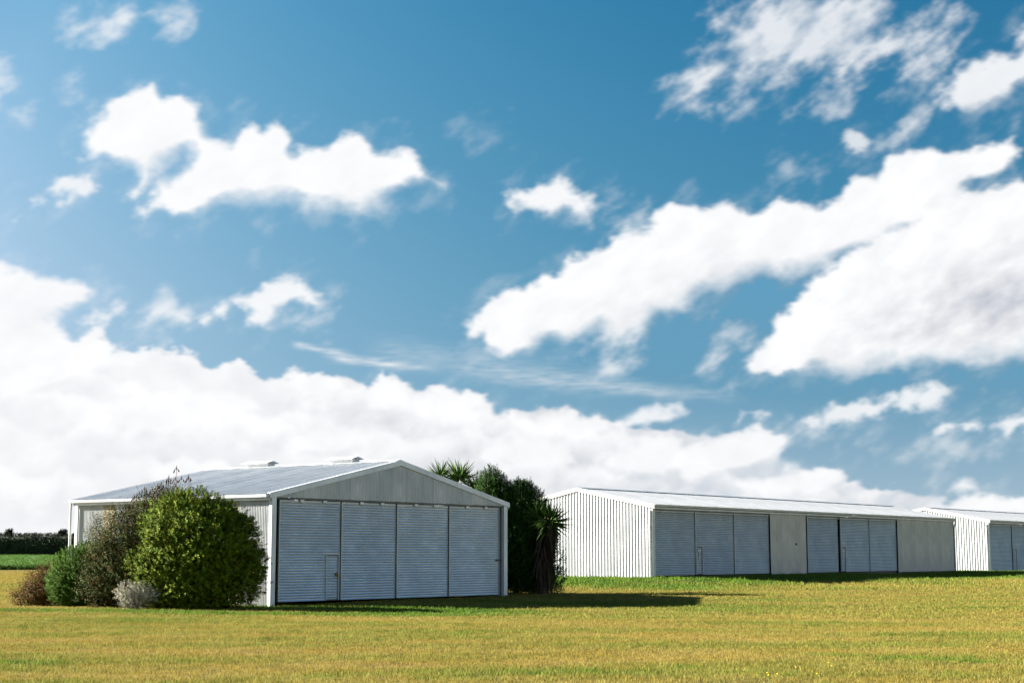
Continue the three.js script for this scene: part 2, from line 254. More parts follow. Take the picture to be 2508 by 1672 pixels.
function greenAt(x, z) {
  const broad = noise2(x * 0.16 + 4, z * 0.42 + 9), fine = fbm(x * 0.9 + 1, z * 1.9, 4, 0.6), n = 0.55 * fine + 0.5 * broad;
  let g = 0.25 + 0.95 * n;
  if (z < -85 && x < -5) return clamp(0.06 + 0.3 * n);
  g = Math.max(g, 0.95 * smooth(0.34, 0.6, noise2(x * 1.3 + 8, z * 1.9 + 3) * 0.7 + 0.45 * noise2(x * 3.1, z * 4.2)) * smooth(-0.35, 0.3, broad));
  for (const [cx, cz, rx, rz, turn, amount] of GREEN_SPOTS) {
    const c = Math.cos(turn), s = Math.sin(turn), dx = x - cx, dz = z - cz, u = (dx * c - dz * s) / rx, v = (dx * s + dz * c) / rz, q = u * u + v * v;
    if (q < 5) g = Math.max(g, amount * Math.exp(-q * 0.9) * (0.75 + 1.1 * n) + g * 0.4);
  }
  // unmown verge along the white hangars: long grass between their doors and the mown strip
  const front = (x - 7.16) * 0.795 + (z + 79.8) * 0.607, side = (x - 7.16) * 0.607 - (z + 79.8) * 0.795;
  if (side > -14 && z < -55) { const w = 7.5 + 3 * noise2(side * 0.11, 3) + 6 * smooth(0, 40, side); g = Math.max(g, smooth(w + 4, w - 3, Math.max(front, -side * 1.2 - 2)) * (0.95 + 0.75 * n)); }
  return clamp(g);
}
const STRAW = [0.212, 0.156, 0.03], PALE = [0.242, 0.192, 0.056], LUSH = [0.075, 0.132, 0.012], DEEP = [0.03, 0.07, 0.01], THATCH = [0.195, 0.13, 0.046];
function grassColor(x, z, r = 0.5) {
  const g = greenAt(x, z), p = clamp(0.5 + 0.9 * noise2(x * 0.5 + 30, z * 1.1) + (r - 0.5) * 0.9), bare = smooth(0.3, 0.62, fbm(x * 0.21 + 70, z * 0.6 + 5, 3)) * (1 - g);
  const out = [0, 0, 0];
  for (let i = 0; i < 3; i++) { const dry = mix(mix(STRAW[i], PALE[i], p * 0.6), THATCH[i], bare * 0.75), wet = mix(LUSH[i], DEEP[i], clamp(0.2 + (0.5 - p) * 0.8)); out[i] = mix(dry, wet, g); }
  return out;
}
const spread = (dense0, dense1, step, far, back) => {
  const a = []; for (let x = dense0; x <= dense1 + 1e-6; x += step) a.push(x);
  for (let d = step, x = dense1; x < far;) { d *= 1.35; x += d; a.push(x); }
  for (let d = step, x = dense0; x > back;) { d *= 1.35; x -= d; a.unshift(x); }
  return a;
};
{
  const xs = spread(-30, 34, 0.25, 3500, -3500), zs = spread(-118, -19, 0.25, 400, -4500), pos = [], col = [], uv = [], idx = [], W = xs.length;
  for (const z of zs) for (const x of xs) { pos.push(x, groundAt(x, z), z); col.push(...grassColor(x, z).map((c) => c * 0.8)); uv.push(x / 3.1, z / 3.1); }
  for (let j = 0; j < zs.length - 1; j++) for (let i = 0; i < W - 1; i++) { const a = j * W + i; idx.push(a, a + W, a + 1, a + 1, a + W, a + W + 1); }
  const g = new THREE.BufferGeometry();
  g.setAttribute('position', new THREE.Float32BufferAttribute(pos, 3)); g.setAttribute('color', new THREE.Float32BufferAttribute(col, 3)); g.setAttribute('uv', new THREE.Float32BufferAttribute(uv, 2));
  g.setIndex(idx); g.computeVertexNormals();
  const grain = texture(1024, (u, v) => 0.55 + 0.45 * tiled(u, v, 90, 3, 3) + 0.3 * (tiled(u, v, 12, 3, 4) - 0.5), true);
  const bumps = texture(1024, (u, v) => 0.6 * tiled(u, v, 110, 3, 5) + 0.4 * tiled(u, v, 16, 3, 6));
  structure('ground', g, new THREE.MeshPhysicalMaterial({ vertexColors: true, specularIntensity: 0.08, map: grain, bumpMap: bumps, bumpScale: 0.05, roughness: 1 }));
}
// ---------------------------------------------------------------- sheet metal
const streaks = texture(512, (u, v) => 0.93 + 0.1 * (tiled(u, v, 4, 3, 21) - 0.5) + 0.07 * (tiled(u, v * 0.125, 32, 2, 22) - 0.5), true);
const rubbed = texture(512, (u, v) => 0.8 + 0.3 * (tiled(u, v, 5, 3, 23) - 0.5));
const metal = (r, g, b, metalness, roughness) => new THREE.MeshStandardMaterial({ color: lin(r, g, b), metalness, roughness, map: streaks, roughnessMap: rubbed });
const zincSheets = [metal(0.6, 0.61, 0.61, 0.4, 0.55), metal(0.56, 0.57, 0.58, 0.4, 0.6), metal(0.62, 0.63, 0.63, 0.38, 0.55), metal(0.58, 0.59, 0.6, 0.4, 0.5)];
const roofZinc = [metal(0.46, 0.48, 0.5, 0.45, 0.55), metal(0.44, 0.46, 0.48, 0.45, 0.58), metal(0.48, 0.495, 0.51, 0.43, 0.55)];
const gableZinc = [metal(0.52, 0.55, 0.56, 0.5, 0.62), metal(0.49, 0.52, 0.53, 0.5, 0.64), metal(0.55, 0.57, 0.58, 0.5, 0.6)];
const doorZinc = [metal(0.82, 0.82, 0.82, 0.62, 0.45), metal(0.79, 0.79, 0.8, 0.62, 0.47), metal(0.83, 0.83, 0.82, 0.62, 0.45)];
const dullDoor = [metal(0.6, 0.61, 0.61, 0.65, 0.46), metal(0.57, 0.58, 0.59, 0.65, 0.48), metal(0.62, 0.62, 0.62, 0.65, 0.46)];
const greyPaint = [metal(0.62, 0.6, 0.55, 0.25, 0.55), metal(0.59, 0.57, 0.525, 0.25, 0.55), metal(0.64, 0.61, 0.56, 0.25, 0.55)];
const whitePaint = [metal(0.54, 0.545, 0.55, 0.1, 0.5), metal(0.51, 0.52, 0.525, 0.1, 0.55), metal(0.56, 0.56, 0.565, 0.1, 0.5)];
const whiteRoof = [metal(0.38, 0.39, 0.4, 0.3, 0.5), metal(0.36, 0.37, 0.38, 0.3, 0.55), metal(0.4, 0.405, 0.415, 0.3, 0.5)];
const trim = metal(0.74, 0.78, 0.82, 0.35, 0.5), trimWhite = metal(0.7, 0.7, 0.7, 0, 0.5), gutterMetal = metal(0.48, 0.52, 0.55, 0.5, 0.45), darkSteel = metal(0.16, 0.18, 0.19, 0.5, 0.6), steel = metal(0.45, 0.5, 0.53, 0.7, 0.5);
const cream = new THREE.MeshPhysicalMaterial({ color: lin(0.66, 0.6, 0.42), roughness: 0.6, transmission: 0.2, thickness: 0, map: streaks });
const blackSteel = metal(0.03, 0.035, 0.04, 0.2, 0.6), brass = metal(0.5, 0.36, 0.1, 0.9, 0.4);

function wave(a, b, kind) {                      // [distance along, height] of the profile of a sheet from a to b
  const out = [];
  if (kind === 'flat') return [[a, 0], [b, 0]];
  if (kind === 'broad') { const p = 0.15, n = Math.max(2, Math.round((b - a) / p * 8)); for (let i = 0; i <= n; i++) { const q = a + (b - a) * i / n; out.push([q, 0.02 * Math.sin(q / p * 2 * Math.PI)]); } return out; }
  if (kind === 'round') { const p = 0.0785, n = Math.max(2, Math.round((b - a) / p * 8)); for (let i = 0; i <= n; i++) { const s = a + (b - a) * i / n; out.push([s, 0.0155 * Math.sin(s / p * 2 * Math.PI)]); } return out; }
  if (kind === 'step') {                           // deep-ribbed door iron: each rib leans back above and is undercut below
    const p = 0.092, cell = [[0, 0.0125], [0.08, 0.0155], [0.6, -0.0145], [0.68, -0.0155], [0.94, 0.011]];
    const at = (x) => { const f = ((x / p) % 1 + 1) % 1; for (let i = 0; i < 5; i++) { const [f0, h0] = cell[i], [f1, h1] = cell[i + 1] ?? [1, 0.0125]; if (f >= f0 && f <= f1) return mix(h0, h1, (f - f0) / (f1 - f0)); } return 0; };
    for (let k = Math.floor(a / p) - 1; k * p < b; k++) for (const [f, h] of cell) { const x = (k + f) * p; if (x > a + 1e-4 && x < b - 1e-4) out.push([x, h]); }
    return [[a, at(a)], ...out, [b, at(b)]];
  }
  const p = 0.19, d = 0.034, cell = [[0, 0], [0.1, 0], [0.118, d], [0.172, d]];
  for (let k = Math.floor(a / p) - 1; k * p < b; k++) for (const [s, h] of cell) { const x = k * p + s; if (x > a && x < b) out.push([x, h]); }
  const at = (s) => { const f = ((s % p) + p) % p; return f < 0.1 ? 0 : f < 0.118 ? d * (f - 0.1) / 0.018 : f < 0.172 ? d : d * (0.19 - f) / 0.018; };
  return [[a, at(a)], ...out, [b, at(b)]];
}
// a profiled sheet: its ribs run along t between t0(s) and t1(s); place(s, t, h) says where a point of it lies
function sheet(a, b, kind, t0, t1, place) {
  const w = wave(a, b, kind), flat = kind !== 'round' && kind !== 'broad', pos = [], uv = [], idx = [], nor = [];
  const f0 = typeof t0 === 'function' ? t0 : () => t0, f1 = typeof t1 === 'function' ? t1 : () => t1;
  const put = (s, h, t) => { pos.push(...place(s, t, h)); uv.push(s / 2.3, t / 2.3); };
  if (flat) for (let i = 0; i < w.length - 1; i++) { const [s, h] = w[i], [q, k] = w[i + 1], n = pos.length / 3; put(s, h, f0(s)); put(s, h, f1(s)); put(q, k, f0(q)); put(q, k, f1(q)); idx.push(n, n + 2, n + 1, n + 1, n + 2, n + 3); }
  else { for (const [s, h] of w) { put(s, h, f0(s)); put(s, h, f1(s)); } for (let i = 0; i < w.length - 1; i++) { const n = 2 * i; idx.push(n, n + 2, n + 1, n + 1, n + 2, n + 3); } }
  // turn the faces outwards, the way the ribs stand
  const V = (a) => new THREE.Vector3(...a), s0 = w[0][0], s1 = w[w.length - 1][0], O = V(place(s0, f0(s0), 0)), A = V(place(s1, f0(s0), 0)).sub(O), B = V(place(s0, f0(s0) + 1, 0)).sub(O), N = V(place(s0, f0(s0), 1)).sub(O);
  if (A.cross(B).dot(N) < 0) for (let i = 0; i < idx.length; i += 3) [idx[i + 1], idx[i + 2]] = [idx[i + 2], idx[i + 1]];
  const g = new THREE.BufferGeometry();
  g.setAttribute('position', new THREE.Float32BufferAttribute(pos, 3)); g.setAttribute('uv', new THREE.Float32BufferAttribute(uv, 2)); g.setIndex(idx); g.computeVertexNormals();
  return g;
}
function box(x0, x1, y0, y1, z0, z1) {
  const g = new THREE.BoxGeometry(x1 - x0, y1 - y0, z1 - z0); g.translate((x0 + x1) / 2, (y0 + y1) / 2, (z0 + z1) / 2);
  const p = g.attributes.position, n = g.attributes.normal, uv = g.attributes.uv;
  for (let i = 0; i < p.count; i++) { const ax = Math.abs(n.getX(i)) > 0.5, ay = Math.abs(n.getY(i)) > 0.5; uv.setXY(i, (ax ? p.getZ(i) : p.getX(i)) / 2.3, (ay ? p.getZ(i) : p.getY(i)) / 2.3); }
  return g;
}
// a bar of a given cross-section outline [[along width, up]] swept from one point to another, its width level along side
function bar(from, to, side, outline) {
  const A = new THREE.Vector3(...from), B = new THREE.Vector3(...to), S = new THREE.Vector3(...side), pos = [], idx = [], uv = [], L = A.distanceTo(B), n = outline.length;
  for (let i = 0; i < n; i++) { const [w0, h0] = outline[i], [w1, h1] = outline[(i + 1) % n], k = pos.length / 3;
    for (const [P, t] of [[A, 0], [B, L]]) for (const [w, h] of [[w0, h0], [w1, h1]]) { pos.push(P.x + S.x * w, P.y + S.y * w + h, P.z + S.z * w); uv.push(t / 2.3, (w + h) / 2.3); }
    idx.push(k, k + 1, k + 2, k + 2, k + 1, k + 3); }
  for (const P of [A, B]) { const k = pos.length / 3; for (const [w, h] of outline) { pos.push(P.x + S.x * w, P.y + S.y * w + h, P.z + S.z * w); uv.push(w / 2.3, h / 2.3); } for (let i = 1; i < n - 1; i++) idx.push(k, k + i, k + i + 1); }
  const g = new THREE.BufferGeometry(); g.setAttribute('position', new THREE.Float32BufferAttribute(pos, 3)); g.setAttribute('uv', new THREE.Float32BufferAttribute(uv, 2)); g.setIndex(idx); g.computeVertexNormals(); return g;
}
function pipe(points, r, seg = 10) { return new THREE.TubeGeometry(new THREE.CatmullRomCurve3(points.map((p) => new THREE.Vector3(...p)), false, 'catmullrom', 0.1), points.length * 6, r, seg); }
const pickFrom = (list, k) => list[(k * 7 + (k >> 2) * 3) % list.length];
const GUTTER = [[0, 0.115], [0, 0.01], [0.012, 0], [0.1, 0], [0.115, 0.012], [0.122, 0.115], [0.108, 0.115], [0.102, 0.016], [0.012, 0.014], [0.012, 0.115]];

// a sliding door leaf of horizontal corrugated iron in a steel frame, standing in the plane z; hole: [x0, x1, y1] of a wicket door
function doorLeaf(parent, x0, x1, y0, y1, z, sheets, k, hole) {
  const leaf = pack('door_leaf', parent), kind = 'step', at = (s, t, h) => [t, s, z + h], top = y1 - 0.075;
  const inner0 = x0 + 0.055, inner1 = x1 - 0.075;
  part('stile', box(x0 + 0.006, x0 + 0.05, y0 + 0.015, y1, z - 0.05, z + 0.026), steel, leaf);
  part('stile', box(x1 - 0.055, x1 - 0.008, y0 + 0.015, y1, z - 0.07, z - 0.022), steel, leaf);
  part('top_rail', box(x0 + 0.052, x1 - 0.057, y1 - 0.07, y1, z - 0.05, z + 0.004), steel, leaf);
  part('bottom_rail', box(x0 + 0.052, x1 - 0.057, y0 + 0.016, y0 + 0.07, z - 0.07, z - 0.02), darkSteel, leaf);
  const m = pickFrom(sheets, k);
  if (!hole) part('corrugated_sheet', sheet(y0, top, kind, inner0, inner1, at), m, leaf);
  else {
    const [h0, h1, hy] = hole;
    if (h0 - inner0 > 0.08) part('corrugated_sheet', sheet(y0, hy, kind, inner0, h0, at), m, leaf);
    if (inner1 - h1 > 0.08) part('corrugated_sheet', sheet(y0, hy, kind, h1, inner1, at), m, leaf);
    part('corrugated_sheet', sheet(hy, top, kind, inner0, inner1, at), pickFrom(sheets, k + 1), leaf);
    part('wicket_jamb', box(h0 - 0.012, h0 + 0.026, y0 + 0.02, hy - 0.002, z - 0.05, z + 0.02), steel, leaf);
    part('wicket_jamb', box(h1 - 0.026, h1 + 0.012, y0 + 0.02, hy - 0.002, z - 0.05, z + 0.02), steel, leaf);
    part('wicket_head', box(h0 - 0.012, h1 + 0.012, hy, hy + 0.035, z - 0.05, z + 0.022), steel, leaf);
    part('wicket_door', sheet(y0 + 0.05, hy - 0.03, kind, h0 + 0.036, h1 - 0.036, (s, t, h) => [t, s, z - 0.012 + h]), pickFrom(sheets, k + 2), leaf);
  }
  return leaf;
}

// ---------------------------------------------------------------- the near hangar: doors in the gable end
{
  const W = 12.95, D = 10.42, E = 3.58, H = thing('hangar', 'unpainted corrugated iron hangar with sliding doors in its gable end', 'hangar', 'corrugated iron hangars');
  H.position.set(-8.0492, 0, -52.4757); H.rotation.y = 0.9221;
  const rise = (5.085 - 3.72) / (W / 2), roofY = (x) => 3.72 + rise * (x < W / 2 ? x : W - x), base = -0.25;
  // posts and doors of the front
  part('corner_post', box(-0.035, 0.18, base, E, -0.1, 0.03), trim, H);
  part('corner_post', box(W - 0.19, W + 0.035, base, E, -0.1, 0.03), trim, H);
  part('door_jamb', box(0.2, 0.3, base, E, -0.32, -0.16), steel, H);
  part('door_jamb', box(W - 0.33, W - 0.24, base, E, -0.32, -0.14), steel, H);
  part('door_track', box(0.19, W - 0.2, 3.525, 3.575, -0.2, -0.05), darkSteel, H);
  const seams = [0.4, 3.445, 6.4, 9.42, 12.57];
  for (let k = 0; k < 4; k++) {
    const leaf = doorLeaf(H, seams[k] + 0.004, seams[k + 1] - 0.004, 0.075, 3.5, -0.085, doorZinc, k, k ? null : [2.72, 3.365, 1.66]);
    if (!k) { part('lock', box(3.2, 3.3, 0.93, 1.05, -0.085, -0.05), darkSteel, leaf); part('padlock', box(3.27, 3.325, 0.9, 0.99, -0.05, -0.015), brass, leaf); }
    if (k === 3) part('latch', box(12.36, 12.62, 1.42, 1.47, -0.07, -0.03), blackSteel, leaf);
    for (const q of [0.35, 0.72]) part('roller_hanger', box(mix(seams[k], seams[k + 1], q) - 0.09, mix(seams[k], seams[k + 1], q) + 0.09, 3.44, 3.522, -0.06, -0.035), trim, leaf);
  }
  // gable
  for (let k = 0, n = 17; k < n; k++) { const a = -0.02 + (W + 0.04) * k / n, b = -0.02 + (W + 0.04) * (k + 1) / n; part('gable_sheet', sheet(a, b, 'broad', E, (s) => Math.max(E + 0.005, roofY(clamp(s, 0, W)) - 0.05), (s, t, h) => [s, t, 0.012 + h * 0.6 + 0.003 * (k % 2)]), pickFrom(gableZinc, k), H); }
  for (const s of [0, 1]) {
    const eave = s ? [W + 0.16, 3.72 - rise * 0.16, 0.03] : [-0.16, 3.72 - rise * 0.16, 0.03], top = [W / 2, 5.085, 0.03], mid = eave.map((v, i) => mix(v, top[i], 0.5)), lap = eave.map((v, i) => mix(v, top[i], 0.497));
    for (const [p, q, k] of [[eave, mid, 0], [lap, top, 1]]) {
      part('barge_board', bar(p, q, [0, 0, 1], [[0.002 * k, -0.165], [0.022 + 0.002 * k, -0.165], [0.022 + 0.002 * k, 0.03 + 0.003 * k], [-0.11, 0.03 + 0.003 * k], [-0.11, 0.018 + 0.003 * k], [0.002 * k, 0.018 + 0.003 * k]]), trim, H);
    }
  }
  // roof
  const n = 14, depth = D + 0.06;
  for (let k = 0; k < n; k++) {
    const a = depth * k / n, b = depth * (k + 1) / n + 0.03;
    part('roof_sheet', sheet(a, b, 'round', -0.2, W / 2 - 0.01, (s, t, h) => [t, roofY(t) + 0.012 + h * 0.5 + 0.006 * smooth(b - 0.07, b - 0.02, s) + 0.0025 * (k % 2), -s]), pickFrom(roofZinc, k), H);
  }
  part('roof_slope', sheet(0, depth, 'round', W / 2 + 0.01, W + 0.2, (s, t, h) => [t, roofY(t) + 0.012 + h * 0.5, -s]), roofZinc[0], H);
  part('ridge_cap', bar([W / 2, 5.1, 0.0], [W / 2, 5.1, -depth - 0.02], [1, 0, 0], [[-0.22, -0.008], [0, 0.042], [0.22, -0.008], [0.22, -0.02], [0, 0.03], [-0.22, -0.02]]), trim, H);
  for (const [z0, z1] of [[2.2, 3.45], [6.75, 8.05]]) {
    const v = pack('ridge_vent', H), m = W / 2;
    part('vent_body', bar([m, 5.13, -z0 - 0.02], [m, 5.13, -z1 + 0.02], [1, 0, 0], [[-0.19, -0.04], [-0.19, 0.12], [0, 0.17], [0.19, 0.12], [0.19, -0.04]]), trimWhite, v);
    part('vent_hood', bar([m, 5.25, -z0 + 0.08], [m, 5.25, -z1 - 0.1], [1, 0, 0], [[-0.33, -0.005], [0, 0.09], [0.33, -0.005], [0.33, -0.02], [0, 0.072], [-0.33, -0.02]]), trim, v);
  }
  // eaves
  for (const s of [0, 1]) {
    const x = s ? W + 0.14 : -0.14, out = s ? 1 : -1;
    part('fascia', box(Math.min(x, x - out * 0.025), Math.max(x, x - out * 0.025), 3.47, 3.66, -D - 0.03, 0.02), trim, H);
    part('gutter', bar([x + out * 0.003, 3.56, -0.02], [x + out * 0.003, 3.56, -D - 0.16], [out, 0, 0], GUTTER), gutterMetal, H);
    if (!s) for (let k = 0; k < 11; k++) part('gutter_bracket', box(x - 0.128, x - 0.003, 3.677, 3.689, -0.35 - k * 0.98 - 0.015, -0.35 - k * 0.98 + 0.015), darkSteel, H);
  }
  // side walls, each sheet on its own
  for (let k = 0, m = 14; k < m; k++) {
    const a = 0.1 + (D - 0.22) * k / m, b = 0.1 + (D - 0.22) * (k + 1) / m + 0.02, y = k === 2 || k === 11 ? cream : pickFrom(zincSheets, k);
    part('wall_sheet', sheet(a, b, 'round', base, E, (s, t, h) => [-0.004 - h - 0.003 * (k % 2), t, -s]), y, H);
  }
  part('side_wall', sheet(0.1, D - 0.1, 'round', base, E, (s, t, h) => [W + h, t, -s]), zincSheets[0], H);
  part('rear_wall', sheet(0, W, 'round', base, (s) => roofY(s) - 0.03, (s, t, h) => [s, t, -D - h]), zincSheets[1], H);
  part('corner_flashing', box(-0.035, 0.1, base, E, -D - 0.025, -D + 0.11), trimWhite, H);
  part('downpipe', pipe([[-0.2, 3.57, -D - 0.08], [-0.2, 3.3, -D - 0.08], [-0.2, 1.5, -D - 0.08], [-0.2, -0.1, -D - 0.08]], 0.05), trimWhite, H);
}

// ---------------------------------------------------------------- the white hangars behind: doors along the eaves
function longHangar(label, at, turn, L, W, fronts, wickets, extras) {
  const H = thing('hangar', label, 'hangar', 'corrugated iron hangars'); H.position.set(...at); H.rotation.y = turn;
  const E = 3.49, base = -0.35, rise = (4.665 - 3.72) / (W / 2), roofY = (z) => 3.72 + rise * (-z < W / 2 ? -z : W + z);
  // gable end, ribbed sheets painted white
  const m = Math.round(W / 0.76);
  for (let k = 0; k < m; k++) { const a = W * k / m, b = W * (k + 1) / m; part('gable_sheet', sheet(a, b, 'rib', base, (s) => roofY(-s) - 0.04, (s, t, h) => [-h - 0.002 * (k % 2), t, -s]), pickFrom(whitePaint, k), H); }
  part('gable_wall', sheet(0, W, 'rib', base, (s) => roofY(-s) - 0.04, (s, t, h) => [L + h, t, -s]), whitePaint[0], H);
  part('rear_wall', sheet(0, L, 'flat', base, 3.6, (s, t, h) => [s, t, -W - h]), whitePaint[1], H);
  part('corner_flashing', box(-0.042, 0.19, base, E, -0.07, 0.03), trimWhite, H);
  part('downpipe', pipe([[-0.075, 3.45, -0.12], [-0.075, 2, -0.12], [-0.075, 0.1, -0.12]], 0.03, 8), trimWhite, H);
  for (const s of [0, 1]) {
    const eave = s ? [-0.045, 3.72 - rise * 0.16, -W - 0.16] : [-0.045, 3.72 - rise * 0.16, 0.16], top = [-0.045, 4.665, -W / 2];
    part('barge_board', bar(eave, top, [-1, 0, 0], [[0, -0.17], [0.022, -0.17], [0.022, 0.035], [-0.14, 0.035], [-0.14, 0.023], [0, 0.023]]), trimWhite, H);
  }
  // roof
  const n = Math.round(L / 0.76), len = L + 0.1;
  for (let k = 0; k < n; k++) { const a = -0.05 + len * k / n, b = a + len / n + 0.02; part('roof_sheet', sheet(a, b, 'round', -0.2, W / 2, (s, t, h) => [s, roofY(-t) + 0.01 + h * 0.6 + 0.0025 * (k % 2), -t]), pickFrom(whiteRoof, k), H); }
  part('roof_slope', sheet(-0.05, L + 0.05, 'flat', W / 2, W + 0.2, (s, t, h) => [s, roofY(-t) + 0.01 + h, -t]), whiteRoof[0], H);
  part('ridge_cap', bar([-0.07, 4.695, -W / 2], [L + 0.07, 4.695, -W / 2], [0, 0, 1], [[-0.2, -0.012], [0, 0.034], [0.2, -0.012], [0.2, -0.024], [0, 0.022], [-0.2, -0.024]]), gutterMetal, H);
  // eaves
  part('fascia', box(0.0, L, 3.5, 3.6, 0.02, 0.1), gutterMetal, H);
  part('gutter', bar([-0.03, 3.615, 0.105], [L + 0.06, 3.615, 0.105], [0, 0, 1], GUTTER), gutterMetal, H);
  for (let k = 0; k < Math.floor(L / 0.95); k++) part('gutter_bracket', box(0.4 + k * 0.95, 0.43 + k * 0.95, 3.733, 3.747, 0.105, 0.235), darkSteel, H);
  // front
  part('door_track', box(0.2, L - 0.1, 3.42, 3.485, -0.16, -0.02), darkSteel, H);
  fronts.forEach(([kind, a, b], k) => {
    if (kind === 'leaf') doorLeaf(H, a, b, 0.13, 3.44, -0.06, dullDoor, k, wickets[k]);
    else { const c = Math.max(1, Math.round((b - a) / 0.76)); for (let i = 0; i < c; i++) part('wall_sheet', sheet(a + (b - a) * i / c, a + (b - a) * (i + 1) / c, 'broad', base + 0.4, 3.5, (s, t, h) => [s, t, -0.005 + h * 1.1 + 0.003 * (i % 2)]), pickFrom(greyPaint, i + k), H); part('wall_footing', box(a, b, base, base + 0.4, -0.1, -0.03), blackSteel, H); }
  });
  part('floor_beam', box(0.2, L - 0.05, base, 0.09, -0.2, -0.11), blackSteel, H);
  part('dark_backing', box(0.3, L - 0.2, base, 3.4, -1.0, -0.9), blackSteel, H);  // black sheet added behind the door gaps, stands for the unlit interior
  extras?.(H);
  return H;
}
longHangar('long white hangar with grey sliding doors and grey wall bays under its eaves', [7.1564, 0.465, -79.8033], 0.9187, 40.03, 9.33,
  [['leaf', 0.25, 4.3], ['leaf', 4.3, 8.48], ['leaf', 8.48, 12.58], ['wall', 12.6, 17.08], ['leaf', 17.3, 21.5], ['leaf', 21.78, 26.02], ['leaf', 26.02, 30.28], ['wall', 30.3, 39.98]],
  { 1: [4.42, 5.05, 1.62], 5: [21.9, 22.5, 1.66] },
  (H) => {
    part('door_bolt', box(15.66, 15.76, 1.72, 1.86, 0.01, 0.06), blackSteel, H);
    for (const x of [4.55, 22.02]) { part('notice', box(x, x + 0.32, 1.36, 1.46, -0.05, -0.045), trimWhite, H); part('notice_strip', box(x + 0.14, x + 0.24, 1.0, 1.34, -0.05, -0.046), trimWhite, H); }
    part('downpipe', pipe([[39.95, 3.62, 0.16], [39.97, 3.4, 0.16], [39.98, 3.2, 0.1], [39.99, 3.0, 0.06], [39.99, 1.5, 0.06], [39.99, 0, 0.06]], 0.05), steel, H);
  });
longHangar('white hangar at the far end of the row, partly behind the long one', [42.103, 0.003, -138.526], 0.9187, 30, 9.34,
  [['leaf', 0.25, 4.72], ['leaf', 4.8, 9.3], ['leaf', 9.3, 13.6], ['wall', 13.62, 18.1], ['leaf', 18.3, 22.6], ['leaf', 22.6, 26.9], ['wall', 26.92, 29.95]],
  { 1: [4.97, 5.66, 1.7] },
  (H) => { H.scale.setScalar(1.25); part('notice', box(5.12, 5.45, 1.42, 1.52, -0.05, -0.045), trimWhite, H); part('notice_strip', box(5.26, 5.36, 1.06, 1.4, -0.05, -0.046), trimWhite, H); });
// ---------------------------------------------------------------- grass
function bladeTuft(seed, blades, height, reach, width) {
  const r = rng(seed), pos = [], idx = [];
  for (let k = 0; k < blades; k++) {
    const a = r() * 6.283, q = reach * Math.sqrt(r()), x = Math.cos(a) * q, z = Math.sin(a) * q, lean = r() * 6.283, l = height * (0.45 + 0.75 * r()), out = l * (0.25 + 0.7 * r()), w = width * (0.6 + 0.8 * r()), t = r() * 6.283, n = pos.length / 3;
    const dx = Math.cos(t) * w, dz = Math.sin(t) * w, lx = Math.cos(lean) * out, lz = Math.sin(lean) * out;
    pos.push(x - dx, -0.01, z - dz, x + dx, -0.01, z + dz, x + lx * 0.4 - dx * 0.7, l * 0.6, z + lz * 0.4 - dz * 0.7, x + lx * 0.4 + dx * 0.7, l * 0.6, z + lz * 0.4 + dz * 0.7, x + lx, l * 0.95, z + lz);
    idx.push(n, n + 1, n + 2, n + 1, n + 3, n + 2, n + 2, n + 3, n + 4);
  }
  const g = new THREE.BufferGeometry(); g.setAttribute('position', new THREE.Float32BufferAttribute(pos, 3)); g.setIndex(idx); g.computeVertexNormals(); return g;
}
const grassMat = new THREE.MeshPhysicalMaterial({ color: 0xffffff, roughness: 0.9, specularIntensity: 0.15, transmission: 0.35, thickness: 0, side: THREE.DoubleSide });
const dummy = new THREE.Object3D(), tint = new THREE.Color();
const inHangar = (x, z) => [[-8.0492, -52.4757, 0.9221, 12.95, 10.42], [7.1564, -79.8033, 0.9187, 40.03, 9.33], [42.103, -138.526, 0.9187, 37.5, 11.7]].some(([ox, oz, a, w, d]) => { const dx = x - ox, dz = z - oz, u = dx * Math.cos(a) - dz * Math.sin(a), v = -dx * Math.sin(a) - dz * Math.cos(a); return u > -0.02 && u < w + 0.02 && v > -0.02 && v < d + 0.02; });
function sow(name, label, seed, near, far, perM2, geo, size) {
  const r = rng(seed), list = [], spread = 0.46, count = Math.round((far * far - near * near) * spread * perM2);
  for (let k = 0; k < count; k++) {
    const depth = Math.sqrt(mix(near * near, far * far, r())), x = (r() * 2 - 1) * spread * depth + 1, z = -depth, u = r(), s = r(), turn = r() * 6.283;
    if (inHangar(x, z)) continue;
    list.push([x, z, u, s, turn]);
  }
  const m = shadows(new THREE.InstancedMesh(geo, grassMat, list.length)); m.name = name; m.userData = { kind: 'stuff', label, category: 'grass' };
  list.forEach(([x, z, u, s, turn], k) => {
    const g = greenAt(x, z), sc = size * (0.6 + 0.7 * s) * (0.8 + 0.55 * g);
    dummy.position.set(x, groundAt(x, z), z); dummy.rotation.set(0, turn, 0); dummy.scale.set(sc, sc * (0.75 + 0.4 * u), sc); dummy.updateMatrix(); m.setMatrixAt(k, dummy.matrix);
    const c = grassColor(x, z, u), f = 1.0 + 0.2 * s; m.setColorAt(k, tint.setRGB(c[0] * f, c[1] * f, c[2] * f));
  });
  scene.add(m); return m;
}
sow('grass', 'short dry golden grass of the mown lawn before the hangars', 5, 19, 42, 120, bladeTuft(3, 12, 0.05, 0.08, 0.003), 1);
sow('grass_001', 'short golden and green grass further out towards the hangars', 6, 42, 70, 32, bladeTuft(4, 14, 0.06, 0.15, 0.005), 1);
sow('grass_002', 'longer green grass of the unmown strip along the white hangars', 7, 70, 145, 8, bladeTuft(8, 18, 0.11, 0.3, 0.012), 1);

